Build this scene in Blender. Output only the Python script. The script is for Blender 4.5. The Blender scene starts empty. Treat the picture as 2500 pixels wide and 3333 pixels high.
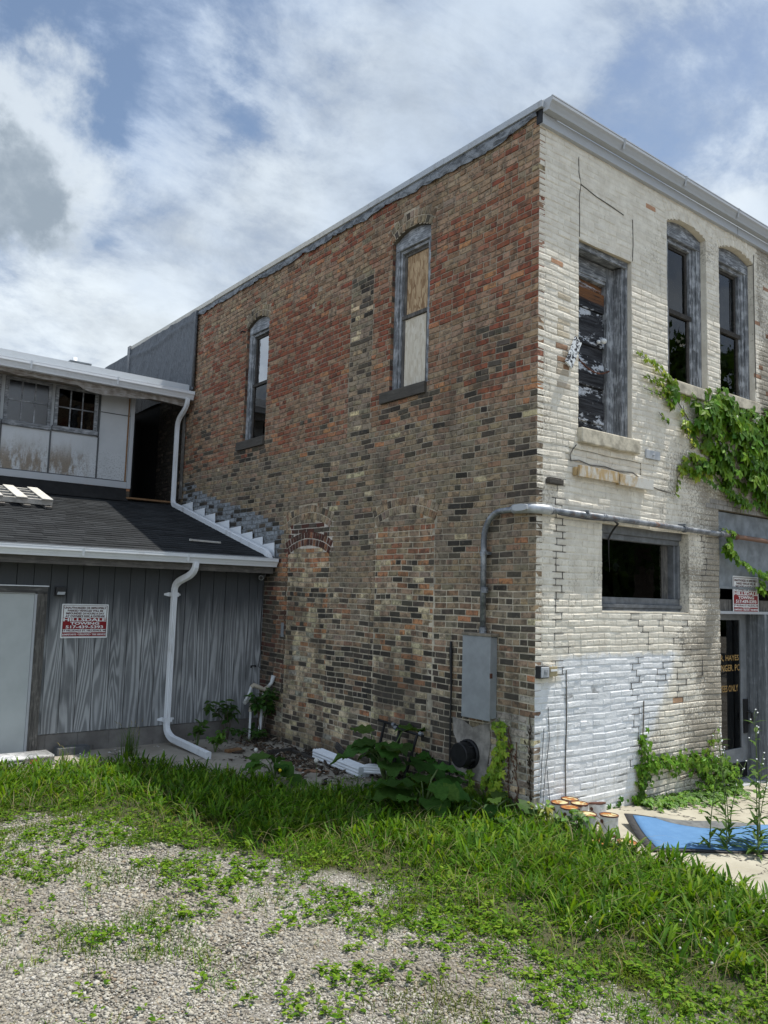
import bpy, math, random
import numpy as np
from mathutils import Vector, Matrix
random.seed(7); rng = np.random.default_rng(11)
S = bpy.context.scene
COL = S.collection
PI = math.pi
Rd = math.radians

# ------------------------------------------------------------------ camera
CAM = (-6.0566, -5.3104, 2.1)
yaw, pitch, roll = Rd(38.006), Rd(5.872), Rd(1.6486)
fw = Vector((math.sin(yaw)*math.cos(pitch), math.cos(yaw)*math.cos(pitch), math.sin(pitch)))
rt = Vector((math.cos(yaw), -math.sin(yaw), 0)); up = rt.cross(fw)
rt, up = (math.cos(roll)*rt + math.sin(roll)*up), (-math.sin(roll)*rt + math.cos(roll)*up)
cd = bpy.data.cameras.new('camera'); cam = bpy.data.objects.new('camera', cd); COL.objects.link(cam)
M = Matrix((rt, up, -fw)).transposed().to_4x4(); M.translation = Vector(CAM); cam.matrix_world = M
cd.sensor_fit = 'VERTICAL'; cd.sensor_height = 24; cd.lens = 24*2618.27/3333
cd.clip_start = .1; cd.clip_end = 3000
S.camera = cam
CAMN = np.array(CAM); RN = np.array([rt, up, fw])
def in_view(p, m=.12):
    """rough frustum test for scattering (keeps a margin all round)"""
    v = (np.asarray(p) - CAMN) @ RN.T
    z = np.maximum(v[:, 2], .1)
    return (v[:, 2] > .3) & (abs(v[:, 0]/z) < .4775+m) & (abs(v[:, 1]/z) < .6365+m)

# ------------------------------------------------------------------ objects
def tag(o, label=None, cat=None, group=None, kind=None):
    if label: o['label'] = label
    if cat: o['category'] = cat
    if group: o['group'] = group
    if kind: o['kind'] = kind
    return o
def thing(name, label, cat, loc=(0, 0, 0), group=None):
    o = bpy.data.objects.new(name, None); COL.objects.link(o); o.location = loc
    o.empty_display_size = .1
    return tag(o, label, cat, group)
def copy_tree(o, parent=None):
    c = o.copy(); COL.objects.link(c); c.parent = parent
    for ch in list(o.children): copy_tree(ch, c)
    return c
class MB:
    """collects shapes; build() links them as one mesh object"""
    def __init__(s): s.v = []; s.f = []; s.c = []; s.mi = []; s.cur = (1, 1, 1); s.m = 0; s.n = 0
    def add(s, vs, fs, col=None):
        b = len(s.v); s.v += [tuple(p) for p in vs]
        c = col or s.cur; s.c += [c]*len(vs)
        for f in fs: s.f.append(tuple(b+i for i in f)); s.mi.append(s.m)
        return s
    def box(s, a, b, col=None):
        (x0, y0, z0), (x1, y1, z1) = a, b
        x0, x1 = min(x0, x1), max(x0, x1); y0, y1 = min(y0, y1), max(y0, y1); z0, z1 = min(z0, z1), max(z0, z1)
        return s.add([(x0,y0,z0),(x1,y0,z0),(x1,y1,z0),(x0,y1,z0),(x0,y0,z1),(x1,y0,z1),(x1,y1,z1),(x0,y1,z1)],
              [(0,3,2,1),(4,5,6,7),(0,1,5,4),(1,2,6,5),(2,3,7,6),(3,0,4,7)], col)
    def bar(s, p, q, w, h, upv=(0, 0, 1), col=None, taper=1):
        p, q = Vector(p), Vector(q); d = (q-p).normalized(); u = Vector(upv)
        a = d.cross(u)
        if a.length < 1e-4: a = d.cross(Vector((1, 0, 0)))
        a.normalize(); u = a.cross(d)
        vs = []
        for c, k in ((p, 1), (q, taper)):
            for sa, su in ((-1, -1), (1, -1), (1, 1), (-1, 1)): vs.append(c + a*sa*w*k/2 + u*su*h*k/2)
        return s.add(vs, [(0,1,2,3),(7,6,5,4),(0,4,5,1),(1,5,6,2),(2,6,7,3),(3,7,4,0)], col)
    def tube(s, pts, r, n=8, col=None, caps=True):
        pts = [Vector(p) for p in pts]; rs = r if isinstance(r, (list, tuple)) else [r]*len(pts)
        vs = []; fs = []; ref = None
        for i, p in enumerate(pts):
            d = (pts[min(i+1, len(pts)-1)] - pts[max(i-1, 0)]).normalized()
            if ref is None: ref = Vector((0, 0, 1)) if abs(d.z) < .9 else Vector((1, 0, 0))
            a = d.cross(ref).normalized(); b = a.cross(d); ref = b
            for k in range(n):
                t = 2*PI*k/n; vs.append(p + (a*math.cos(t) + b*math.sin(t))*rs[i])
        for i in range(len(pts)-1):
            for k in range(n): fs.append((i*n+k, i*n+(k+1) % n, (i+1)*n+(k+1) % n, (i+1)*n+k))
        if caps: fs += [tuple(range(n-1, -1, -1)), tuple((len(pts)-1)*n+k for k in range(n))]
        return s.add(vs, fs, col)
    def sweep(s, pts, prof, upv=(0, 0, 1), col=None, caps=True, closed=True):
        """profile (a,u) swept along pts; a = sideways (d x up), u = up"""
        pts = [Vector(p) for p in pts]; n = len(prof); vs = []; fs = []
        for i, p in enumerate(pts):
            d = (pts[min(i+1, len(pts)-1)] - pts[max(i-1, 0)]).normalized()
            a = d.cross(Vector(upv)).normalized(); u = a.cross(d)
            vs += [p + a*x + u*y for x, y in prof]
        for i in range(len(pts)-1):
            for k in range(n if closed else n-1): fs.append((i*n+k, i*n+(k+1) % n, (i+1)*n+(k+1) % n, (i+1)*n+k))
        if caps and closed: fs += [tuple(range(n-1, -1, -1)), tuple((len(pts)-1)*n+k for k in range(n))]
        return s.add(vs, fs, col)
    def lathe(s, prof, c=(0, 0, 0), n=24, axis='z', col=None):
        vs = []; fs = []; m = len(prof)
        for k in range(n):
            t = 2*PI*k/n
            for r, h in prof:
                p = (r*math.cos(t), r*math.sin(t), h)
                if axis == 'x': p = (h, r*math.cos(t), r*math.sin(t))
                if axis == 'y': p = (r*math.cos(t), h, r*math.sin(t))
                vs.append((c[0]+p[0], c[1]+p[1], c[2]+p[2]))
        for k in range(n):
            for i in range(m-1):
                fs.append((k*m+i, ((k+1) % n)*m+i, ((k+1) % n)*m+i+1, k*m+i+1))
        return s.add(vs, fs, col)
    def prism(s, poly, fn, d0, d1, col=None):
        """2-D polygon extruded between depths; fn(u, v, d) -> xyz"""
        n = len(poly)
        vs = [fn(u, v, d0) for u, v in poly] + [fn(u, v, d1) for u, v in poly]
        fs = [tuple(range(n)), tuple(range(2*n-1, n-1, -1))] + [(i, n+i, n+(i+1) % n, (i+1) % n) for i in range(n)]
        return s.add(vs, fs, col)
    def build(s, name, mat, parent=None, smooth=False, bevel=0, origin=None):
        me = bpy.data.meshes.new(name)
        v = s.v
        off = world_of(parent)
        me.from_pydata([(a-off[0], b-off[1], c-off[2]) for a, b, c in v], [], s.f)
        at = me.color_attributes.new('col', 'FLOAT_COLOR', 'POINT')
        at.data.foreach_set('color', np.array([(*c[:3], 1) for c in s.c], dtype=np.float32).ravel())
        for m in (mat if isinstance(mat, (list, tuple)) else [mat]): me.materials.append(m)
        if isinstance(mat, (list, tuple)): me.polygons.foreach_set('material_index', s.mi)
        if smooth: me.polygons.foreach_set('use_smooth', [True]*len(s.f))
        me.update()
        o = bpy.data.objects.new(name, me); COL.objects.link(o)
        if parent is not None: o.parent = parent
        if bevel:
            b = o.modifiers.new('bevel', 'BEVEL'); b.width = bevel; b.segments = 2; b.limit_method = 'ANGLE'
        return o
def world_of(p):
    x = Vector((0, 0, 0))
    while p is not None: x = x + p.location; p = p.parent
    return x
def np_mesh(name, V, F, mat, C=None, parent=None, smooth=False):
    """big meshes straight from arrays; F is a list of (n,k) index arrays"""
    me = bpy.data.meshes.new(name)
    me.vertices.add(len(V)); me.vertices.foreach_set('co', np.asarray(V, np.float32).ravel())
    idx = np.concatenate([f.ravel() for f in F]).astype(np.int32)
    tot = np.concatenate([np.full(len(f), f.shape[1]) for f in F]).astype(np.int32)
    st = np.concatenate([[0], np.cumsum(tot)[:-1]]).astype(np.int32)
    me.loops.add(len(idx)); me.loops.foreach_set('vertex_index', idx)
    me.polygons.add(len(tot)); me.polygons.foreach_set('loop_start', st); me.polygons.foreach_set('loop_total', tot)
    if smooth: me.polygons.foreach_set('use_smooth', np.ones(len(tot), bool))
    me.update(calc_edges=True)
    if C is not None:
        at = me.color_attributes.new('col', 'FLOAT_COLOR', 'POINT')
        c4 = np.ones((len(V), 4), np.float32); c4[:, :3] = C
        at.data.foreach_set('color', c4.ravel())
    me.materials.append(mat)
    o = bpy.data.objects.new(name, me); COL.objects.link(o)
    if parent is not None: o.parent = parent
    return o

# ------------------------------------------------------------------ value noise for layout
_perm = rng.random((256, 256))
def vnoise(x, y, sc=1.0, seed=0):
    x = np.asarray(x, float)*sc + seed*17.3 + 1000; y = np.asarray(y, float)*sc + seed*31.7 + 1000
    xi = np.floor(x).astype(int); yi = np.floor(y).astype(int); fx = x-xi; fy = y-yi
    fx = fx*fx*(3-2*fx); fy = fy*fy*(3-2*fy)
    g = lambda i, j: _perm[(xi+i) % 256, (yi+j) % 256]
    return (g(0,0)*(1-fx)+g(1,0)*fx)*(1-fy) + (g(0,1)*(1-fx)+g(1,1)*fx)*fy
def fbm(x, y, sc=1.0, seed=0, o=4):
    t = 0; a = .5; n = 0
    for i in range(o): t = t + a*vnoise(x, y, sc*2**i, seed+i); n += a; a *= .5
    return t/n
def in_poly(x, y, poly):
    x = np.asarray(x, float); y = np.asarray(y, float); r = np.zeros(x.shape, bool)
    n = len(poly)
    for i in range(n):
        (x0, y0), (x1, y1) = poly[i], poly[(i+1) % n]
        c = (y0 > y) != (y1 > y)
        with np.errstate(divide='ignore', invalid='ignore'):
            r ^= c & (x < (x1-x0)*(y-y0)/((y1-y0) if y1 != y0 else 1e-9)+x0)
    return r
def seg_dist(x, y, line):
    d = np.full(np.shape(x), 1e9)
    for (x0, y0), (x1, y1) in zip(line[:-1], line[1:]):
        dx, dy = x1-x0, y1-y0; L = dx*dx+dy*dy+1e-12
        t = np.clip(((x-x0)*dx+(y-y0)*dy)/L, 0, 1)
        d = np.minimum(d, np.hypot(x-x0-t*dx, y-y0-t*dy))
    return d

# ------------------------------------------------------------------ node helper
class N:
    def __init__(s, name, kind='mat'):
        if kind == 'mat':
            s.m = bpy.data.materials.new(name); s.m.use_nodes = True; s.t = s.m.node_tree
            s.b = s.t.nodes['Principled BSDF']; s.out = s.t.nodes['Material Output']
        s.n = s.t.nodes if kind == 'mat' else None
    def new(s, t, **k):
        x = s.n.new(t)
        for a, v in k.items(): setattr(x, a, v)
        return x
    def put(s, sock, v):
        if hasattr(v, 'is_output') or isinstance(v, bpy.types.NodeSocket): s.t.links.new(v, sock)
        elif v is not None:
            if isinstance(v, (tuple, list)) and len(v) == 3 and sock.type == 'RGBA': v = (*v, 1)
            sock.default_value = v
    @property
    def pos(s): return s.new('ShaderNodeNewGeometry').outputs['Position']
    @property
    def obj(s): return s.new('ShaderNodeTexCoord').outputs['Object']
    @property
    def nrm(s): return s.new('ShaderNodeNewGeometry').outputs['Normal']
    def attr(s, a='col'): return s.new('ShaderNodeAttribute', attribute_name=a).outputs['Color']
    def map(s, v, scale=(1, 1, 1), loc=(0, 0, 0), rot=(0, 0, 0)):
        x = s.new('ShaderNodeMapping'); s.put(x.inputs[0], v); x.inputs[1].default_value = loc; x.inputs[2].default_value = rot; x.inputs[3].default_value = scale
        return x.outputs[0]
    def noise(s, v, sc, det=4, rough=.55, dist=0, col=False):
        x = s.new('ShaderNodeTexNoise'); s.put(x.inputs['Vector'], v); x.inputs['Scale'].default_value = sc
        x.inputs['Detail'].default_value = det; x.inputs['Roughness'].default_value = rough; x.inputs['Distortion'].default_value = dist
        return x.outputs[1 if col else 0]
    def vor(s, v, sc, out='Distance', feat='F1', rnd=1):
        x = s.new('ShaderNodeTexVoronoi', feature=feat); s.put(x.inputs['Vector'], v); x.inputs['Scale'].default_value = sc
        x.inputs['Randomness'].default_value = rnd
        return x.outputs[out]
    def ramp(s, f, stops, mode='LINEAR'):
        x = s.new('ShaderNodeValToRGB'); s.put(x.inputs[0], f); e = x.color_ramp; e.interpolation = mode
        while len(e.elements) < len(stops): e.elements.new(.5)
        for el, (p, c) in zip(e.elements, stops):
            el.position = p; el.color = (c, c, c, 1) if isinstance(c, (int, float)) else (*c[:3], 1)
        return x.outputs[0]
    def mix(s, f, a, b, mode='MIX'):
        x = s.new('ShaderNodeMix', data_type='RGBA', blend_type=mode); s.put(x.inputs[0], f); s.put(x.inputs[6], a); s.put(x.inputs[7], b)
        return x.outputs[2]
    def math(s, op, a, b=None, c=None, clamp=False):
        x = s.new('ShaderNodeMath', operation=op, use_clamp=clamp); s.put(x.inputs[0], a)
        if b is not None: s.put(x.inputs[1], b)
        if c is not None: s.put(x.inputs[2], c)
        return x.outputs[0]
    def sep(s, v):
        x = s.new('ShaderNodeSeparateXYZ'); s.put(x.inputs[0], v); return x.outputs
    def comb(s, a, b, c):
        x = s.new('ShaderNodeCombineXYZ')
        for i, q in enumerate((a, b, c)): s.put(x.inputs[i], q)
        return x.outputs[0]
    def rng(s, v, a, b, c=0, d=1):
        x = s.new('ShaderNodeMapRange', interpolation_type='SMOOTHSTEP'); s.put(x.inputs[0], v)
        for i, q in enumerate((a, b, c, d)): x.inputs[i+1].default_value = q
        return x.outputs[0]
    def bump(s, h, strength=.3, dist=.01):
        x = s.new('ShaderNodeBump'); s.put(x.inputs['Height'], h); x.inputs['Strength'].default_value = strength; x.inputs['Distance'].default_value = dist
        s.t.links.new(x.outputs[0], s.b.inputs['Normal'])
    def done(s, col, rough=.8, metal=0, spec=.3):
        s.put(s.b.inputs['Base Color'], col); s.put(s.b.inputs['Roughness'], rough); s.put(s.b.inputs['Metallic'], metal)
        s.b.inputs['Specular IOR Level'].default_value = spec
        return s.m
def plain(name, col, rough=.6, metal=0, var=.25, sc=8, spec=.35, bump=.15, bsc=60):
    n = N(name); p = n.obj
    f = n.noise(p, sc, 5, .6)
    c = n.mix(n.rng(f, .3, .7), tuple(x*(1-var) for x in col), tuple(min(1, x*(1+var)) for x in col))
    if bump: n.bump(n.noise(p, bsc, 4), bump, .004)
    return n.done(c, rough, metal, spec)
# ================================================================== materials
def soot_stain(n, p, c):
    """old soot and damp: broad blotches and runs down the wall"""
    s = n.sep(p); run = n.noise(n.map(p, (1, 1, .13)), 2.6, 6, .65); blot = n.noise(p, .75, 4, .6)
    m = n.math('ADD', n.math('MULTIPLY', run, .6), n.math('MULTIPLY', blot, .45))
    low = n.rng(s[2], 2.6, .4, 0, .07); foot = n.rng(s[2], .34, .0, 0, .10)
    m = n.rng(n.math('ADD', m, n.math('ADD', low, foot)), .54, .70, 0, .58)
    return n.mix(m, c, (.06, .053, .043))
def m_brick():
    n = N('weathered_brick'); p = n.pos; c = n.attr()
    mo = n.noise(p, 11, 5, .7)
    c = n.mix(n.math('MULTIPLY', n.rng(mo, .46, .60), .62), c, (.055, .048, .04))
    c = n.mix(n.math('MULTIPLY', n.rng(n.noise(n.map(p, (1, 1, 1), (4, 7, 2)), 13, 4, .65), .58, .68), .35), c, (.30, .22, .15))
    c = n.mix(n.rng(n.noise(p, 42, 5, .65), .32, .66), n.mix(.32, c, (.05, .045, .037), 'MIX'), c)
    c = n.mix(n.math('MULTIPLY', n.rng(n.noise(p, 60, 3), .6, .8), .35), c, (.34, .29, .22))
    dk = n.rng(n.noise(n.map(p, (1, 1, .35)), 1.7, 5, .6), .56, .75)
    c = n.mix(n.math('MULTIPLY', dk, .5), c, (.055, .05, .042))
    c = soot_stain(n, p, c)
    n.bump(n.noise(p, 90, 5, .7), .6, .004)
    return n.done(c, .95, 0, .15)
def m_mortar():
    n = N('lime_mortar'); p = n.pos; c = n.attr()
    c = n.mix(n.rng(n.noise(p, 14, 5, .65), .35, .7), n.mix(.35, c, (.12, .105, .085)), c)
    c = soot_stain(n, p, c)
    n.bump(n.noise(p, 120, 4), .5, .003)
    return n.done(c, .97, 0, .1)
def front_paint(n, p, c):
    """cream and white masonry paint, worn down to the brick in places"""
    x, y, z = n.sep(p)[0], n.sep(p)[1], n.sep(p)[2]
    big = n.noise(p, 1.1, 4, .55); mid = n.noise(p, 7, 5, .65); fin = n.noise(p, 38, 5, .7)
    cream = n.mix(n.rng(mid, .35, .7), (.65, .60, .50), (.77, .725, .62))
    cream = n.mix(n.rng(n.noise(n.map(p, (1, 1, .22)), 3.2, 5), .54, .76, 0, .32), cream, (.47, .43, .35))
    white = n.mix(n.rng(mid, .3, .7), (.68, .69, .69), (.79, .795, .79))
    # white fresh paint: low and left of the window, with a ragged edge
    wob = n.math('MULTIPLY_ADD', n.noise(p, 6, 4), .22, -.11)
    zt = n.math('ADD', z, wob); xt = n.math('ADD', x, n.math('MULTIPLY', wob, 1.6))
    wm = n.math('MULTIPLY', n.rng(zt, 1.57, 1.50), n.rng(n.math('ADD', xt, n.math('MULTIPLY', z, -.62)), 1.66, 1.44))
    wm = n.math('MULTIPLY', wm, n.math('MAXIMUM', n.rng(xt, .30, .42), n.rng(zt, 1.32, 1.2)))
    col = n.mix(wm, cream, white)
    # wear: more to the right, near the corner and in bands
    wx = n.math('MULTIPLY', n.rng(x, 1.4, 3.4, 0, .25), n.rng(z, 4.9, 4.2, .1, 1)); wl = n.rng(x, .50, .05, 0, .13)
    hi = n.math('MULTIPLY', n.rng(z, 4.3, 5.6), .0)
    w = n.math('ADD', n.math('ADD', n.math('ADD', big, wx), wl), hi)
    wear = n.math('ADD', n.math('MULTIPLY', w, .62), n.math('MULTIPLY', fin, .55))
    wear = n.math('ADD', wear, n.math('MULTIPLY', n.rng(x, 4.42, 4.55), .14))
    wearm = n.math('MULTIPLY', n.rng(wear, .675, .755), n.math('SUBTRACT', 1, n.math('MULTIPLY', wm, .75)))
    raw = n.mix(n.rng(fin, .4, .65), (.17, .15, .115), (.34, .30, .24))
    col = n.mix(n.math('MULTIPLY', wearm, .85), col, raw)
    chip = n.math('MULTIPLY', n.rng(n.noise(p, 17, 6, .75), .63, .655), n.rng(n.noise(p, 1.9, 3), .40, .60))
    chip = n.math('MULTIPLY', chip, n.math('SUBTRACT', .85, n.math('MULTIPLY', wm, .6)))
    col = n.mix(chip, col, (.26, .215, .16))
    drip = n.math('MULTIPLY', n.rng(n.noise(n.map(p, (1, 1, .08)), 9, 5, .6), .56, .70), n.rng(n.noise(p, .9, 3), .45, .62, 0, .4))
    col = n.mix(drip, col, (.36, .33, .27))
    return n.mix(1, col, c, 'MULTIPLY'), wearm, mid, fin
def m_paint_brick():
    n = N('painted_brick'); p = n.pos
    c, w, mid, fin = front_paint(n, p, n.attr())
    h = n.math('ADD', n.math('MULTIPLY', mid, .6), n.math('ADD', n.math('MULTIPLY', n.noise(p, 22, 4, .6, .6), .9), n.math('MULTIPLY', fin, .5)))
    n.bump(n.math('SUBTRACT', h, n.math('MULTIPLY', w, .25)), .7, .010)
    return n.done(c, .75, 0, .3)
def m_paint_mortar():
    n = N('painted_mortar'); p = n.pos
    c, w, mid, fin = front_paint(n, p, n.attr())
    s = n.sep(p)
    d1 = n.math('MULTIPLY', n.rng(n.math('ADD', s[0], n.math('MULTIPLY', n.noise(p, 3), .8)), 1.95, 2.35), n.rng(n.math('ADD', s[2], n.math('MULTIPLY', n.noise(p, 2.2), 1.0)), 2.3, 1.2))
    d2 = n.rng(n.math('ADD', n.math('MULTIPLY', n.rng(s[0], 2.2, 3.2), .16), n.noise(p, 2.3, 4)), .60, .70)
    d2 = n.math('MULTIPLY', d2, n.rng(s[2], 3.6, 2.9))
    c = n.mix(n.math('MULTIPLY', n.math('MAXIMUM', d1, d2), .66), c, (.085, .08, .07))
    n.bump(n.noise(p, 70, 5, .7), .6, .005)
    return n.done(c, .9, 0, .2)
def m_oldwood(name, dark, light, wear=(.5, .72), grain='z', rot=0):
    n = N(name); p = n.pos
    sc = (9, 9, .55) if grain == 'z' else (.55, 9, 9) if grain == 'x' else (9, .55, 9)
    q = n.map(p, sc)
    a = n.noise(q, 5, 6, .7); b = n.noise(q, 14, 4, .6); f = n.noise(p, 9, 4)
    c = n.mix(n.rng(a, .3, .7), dark, tuple((d+l)/2 for d, l in zip(dark, light)))
    c = n.mix(n.rng(n.math('ADD', n.math('MULTIPLY', b, .6), n.math('MULTIPLY', f, .45)), *wear), c, light)
    n.bump(n.math('ADD', a, n.math('MULTIPLY', b, .5)), .6, .006)
    return n.done(c, .85, 0, .2)
def m_siding():
    n = N('grooved_plywood_siding'); p = n.pos; c = n.attr(); s = n.sep(p); k = n.sep(c)
    off = n.math('MULTIPLY', k[0], 37.0)
    q = n.comb(n.math('ADD', n.math('MULTIPLY', s[0], 5.6), off), n.math('MULTIPLY', k[1], 9), n.math('MULTIPLY', n.math('ADD', s[2], off), .40))
    f = n.noise(q, .8, 1.6, .45, .15)
    ring = n.math('SINE', n.math('MULTIPLY', f, 92))
    ring = n.rng(ring, -.7, .9)
    fine = n.noise(n.map(p, (26, 26, .8)), 8, 4, .7); blot = n.noise(n.map(p, (1.2, 1.2, .5)), 2.2, 4, .6)
    wt = n.math('MULTIPLY', n.math('ADD', n.math('MULTIPLY', ring, .44), n.math('MULTIPLY', fine, .56)), n.rng(blot, .25, .62, .4, 1.0))
    col = n.mix(wt, (.08, .084, .086), (.51, .52, .52))
    lift = n.rng(n.math('ADD', s[2], n.math('MULTIPLY', n.noise(n.map(p, (6, 6, .3)), 3, 3), .8)), 2.45, 1.75)  # soft eave shadow painted into the top of the boards
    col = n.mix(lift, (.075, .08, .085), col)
    n.bump(n.math('ADD', n.math('MULTIPLY', ring, .5), fine), .35, .003)
    return n.done(col, .85, 0, .2)
def m_panel():
    n = N('painted_sheet_panel'); p = n.pos; s = n.sep(p)
    c = n.mix(n.noise(p, 3, 4), (.40, .42, .43), (.56, .58, .59))
    z = n.rng(n.math('ADD', s[2], n.math('MULTIPLY', n.noise(n.map(p, (5, 5, 1)), 2, 4), .5)), 4.85, 4.35)
    rust = n.math('MULTIPLY', n.rng(n.noise(n.map(p, (2, 2, .7), (.2, 0, 0)), 2.2, 6, .75), .42, .56), z)
    wx = n.rng(s[0], -1.6, -1.75)
    c = n.mix(n.math('MULTIPLY', n.math('MULTIPLY', rust, wx), .85), c, (.19, .14, .085))
    c = n.mix(n.math('MULTIPLY', n.math('MULTIPLY', n.rng(n.noise(p, 40, 5, .8), .52, .60), z), .7), c, (.12, .12, .115))
    n.bump(n.noise(p, 30, 4), .15, .003)
    return n.done(c, .6, 0, .35)
def m_shingle():
    n = N('asphalt_shingle'); p = n.pos; c = n.attr()
    g = n.noise(p, 260, 3, .8)
    c = n.mix(1, n.mix(n.rng(g, .3, .7), (.012, .0135, .0145), (.036, .0385, .041)), c, 'MULTIPLY')
    n.bump(g, .6, .004)
    return n.done(c, .95, 0, .2)
def m_metal_white(name='white_aluminium', base=(.74, .77, .80), dirt=.3, axis=(1, 1, 1)):
    n = N(name); p = n.pos
    d = n.rng(n.noise(n.map(p, axis), 5, 5, .7), .5, .78, 0, dirt)
    c = n.mix(d, base, (.33, .32, .29))
    n.bump(n.noise(p, 25, 3), .08, .003)
    return n.done(c, n.rng(n.noise(p, 8), .3, .7, .38, .55), 0, .5)
def m_galv():
    n = N('weathered_steel_conduit'); p = n.pos; s = n.sep(p)
    c = n.mix(n.rng(n.noise(p, 9, 5, .7), .35, .7), (.13, .14, .155), (.36, .38, .40))
    r = n.math('MULTIPLY', n.rng(n.noise(p, 3.5, 5, .7), .55, .66), n.rng(s[0], .2, .7))
    r = n.math('MAXIMUM', r, n.rng(n.math('ADD', s[0], n.math('MULTIPLY', n.noise(p, 9), .5)), 3.55, 4.0))
    c = n.mix(r, c, (.16, .075, .04))
    n.bump(n.noise(p, 60, 4), .15, .002)
    return n.done(c, .5, n.math('SUBTRACT', .55, n.math('MULTIPLY', r, .5)), .5)
def m_glass(name='window_glass', tint=(.5, .55, .55), extra=.0, rough=.01):
    n = N(name); t = n.t
    fr = n.new('ShaderNodeFresnel'); fr.inputs[0].default_value = 1.5
    f = n.math('ADD', fr.outputs[0], extra, clamp=True)
    g = n.new('ShaderNodeBsdfGlossy'); g.inputs['Roughness'].default_value = rough; g.inputs[0].default_value = (1, 1, 1, 1)
    b = n.new('ShaderNodeBump'); b.inputs['Strength'].default_value = .06; b.inputs['Distance'].default_value = .02
    n.put(b.inputs['Height'], n.noise(n.pos, 3.0, 2)); t.links.new(b.outputs[0], g.inputs['Normal'])
    tr = n.new('ShaderNodeBsdfTransparent'); tr.inputs[0].default_value = (*tint, 1)
    mx = n.new('ShaderNodeMixShader'); t.links.new(f, mx.inputs[0]); t.links.new(tr.outputs[0], mx.inputs[1]); t.links.new(g.outputs[0], mx.inputs[2])
    n.n.remove(n.b); t.links.new(mx.outputs[0], n.out.inputs[0])
    return n.m
def m_leaf(name, trans=.35, rough=.45, spec=.4, tint=(1, 1, 1)):
    n = N(name); t = n.t; c = n.attr()
    c = n.mix(1, c, tint, 'MULTIPLY')
    c2 = n.mix(n.rng(n.noise(n.pos, 40, 3), .35, .65), n.mix(1, c, (.72, .78, .7), 'MULTIPLY'), c)
    n.done(c2, rough, 0, spec)
    tl = n.new('ShaderNodeBsdfTranslucent'); n.put(tl.inputs[0], n.mix(1, c2, (1.25, 1.15, .55), 'MULTIPLY'))
    mx = n.new('ShaderNodeMixShader'); mx.inputs[0].default_value = trans
    t.links.new(n.b.outputs[0], mx.inputs[1]); t.links.new(tl.outputs[0], mx.inputs[2]); t.links.new(mx.outputs[0], n.out.inputs[0])
    return n.m
def m_osb(name, a, b, w):
    n = N(name); p = n.pos
    q = n.map(p, (1, 1, .45)); v = n.vor(n.map(p, (44, 44, 13)), 1, 'Color')
    f = n.sep(v)[0]
    c = n.mix(f, a, b)
    c = n.mix(n.rng(n.noise(q, 20, 5, .7), .5, .75, 0, .5), c, w)
    n.bump(f, .3, .003)
    return n.done(c, .8, 0, .2)
def m_concrete(name, a, b, crack=True, sc=1.6):
    n = N(name); p = n.pos
    c = n.mix(n.rng(n.noise(p, sc, 6, .65), .3, .7), a, b)
    c = n.mix(n.rng(n.noise(p, 45, 5, .75), .55, .75, 0, .35), c, tuple(x*.45 for x in a))
    if crack:
        wv = n.new('ShaderNodeVectorMath', operation='ADD'); n.put(wv.inputs[0], p); n.put(wv.inputs[1], n.noise(p, 2.5, 4, .6, 0, True))
        v = n.vor(wv.outputs[0], .8, 'Distance', 'DISTANCE_TO_EDGE')
        c = n.mix(n.rng(v, .012, .004), c, (.06, .052, .045))
    n.bump(n.noise(p, 80, 5, .7), .4, .004)
    return n.done(c, .92, 0, .2)
def m_ground():
    n = N('gravel_and_soil'); p = n.pos; veg = n.sep(n.attr())[0]
    v = n.new('ShaderNodeTexVoronoi'); n.put(v.inputs[0], p); v.inputs['Scale'].default_value = 62
    g = n.sep(v.outputs['Color'])[0]
    st = n.ramp(g, [(0, (.10, .095, .09)), (.3, (.25, .235, .21)), (.65, (.38, .365, .335)), (1, (.52, .51, .48))])
    st = n.mix(n.rng(v.outputs['Distance'], .35, .62), st, (.19, .175, .15))
    soil = n.mix(n.noise(p, 12, 5, .7), (.055, .045, .03), (.16, .135, .095))
    dirt = n.rng(n.math('ADD', n.noise(p, 1.3, 5, .6), n.math('MULTIPLY', n.noise(p, 20, 4), .25)), .58, .74)
    st = n.mix(n.math('MULTIPLY', dirt, .7), st, soil)
    c = n.mix(n.rng(veg, .25, .7), st, n.mix(.5, soil, (.035, .05, .015)))
    n.bump(n.math('SUBTRACT', 1, v.outputs['Distance']), .8, .012)
    return n.done(c, .95, 0, .15)
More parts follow.
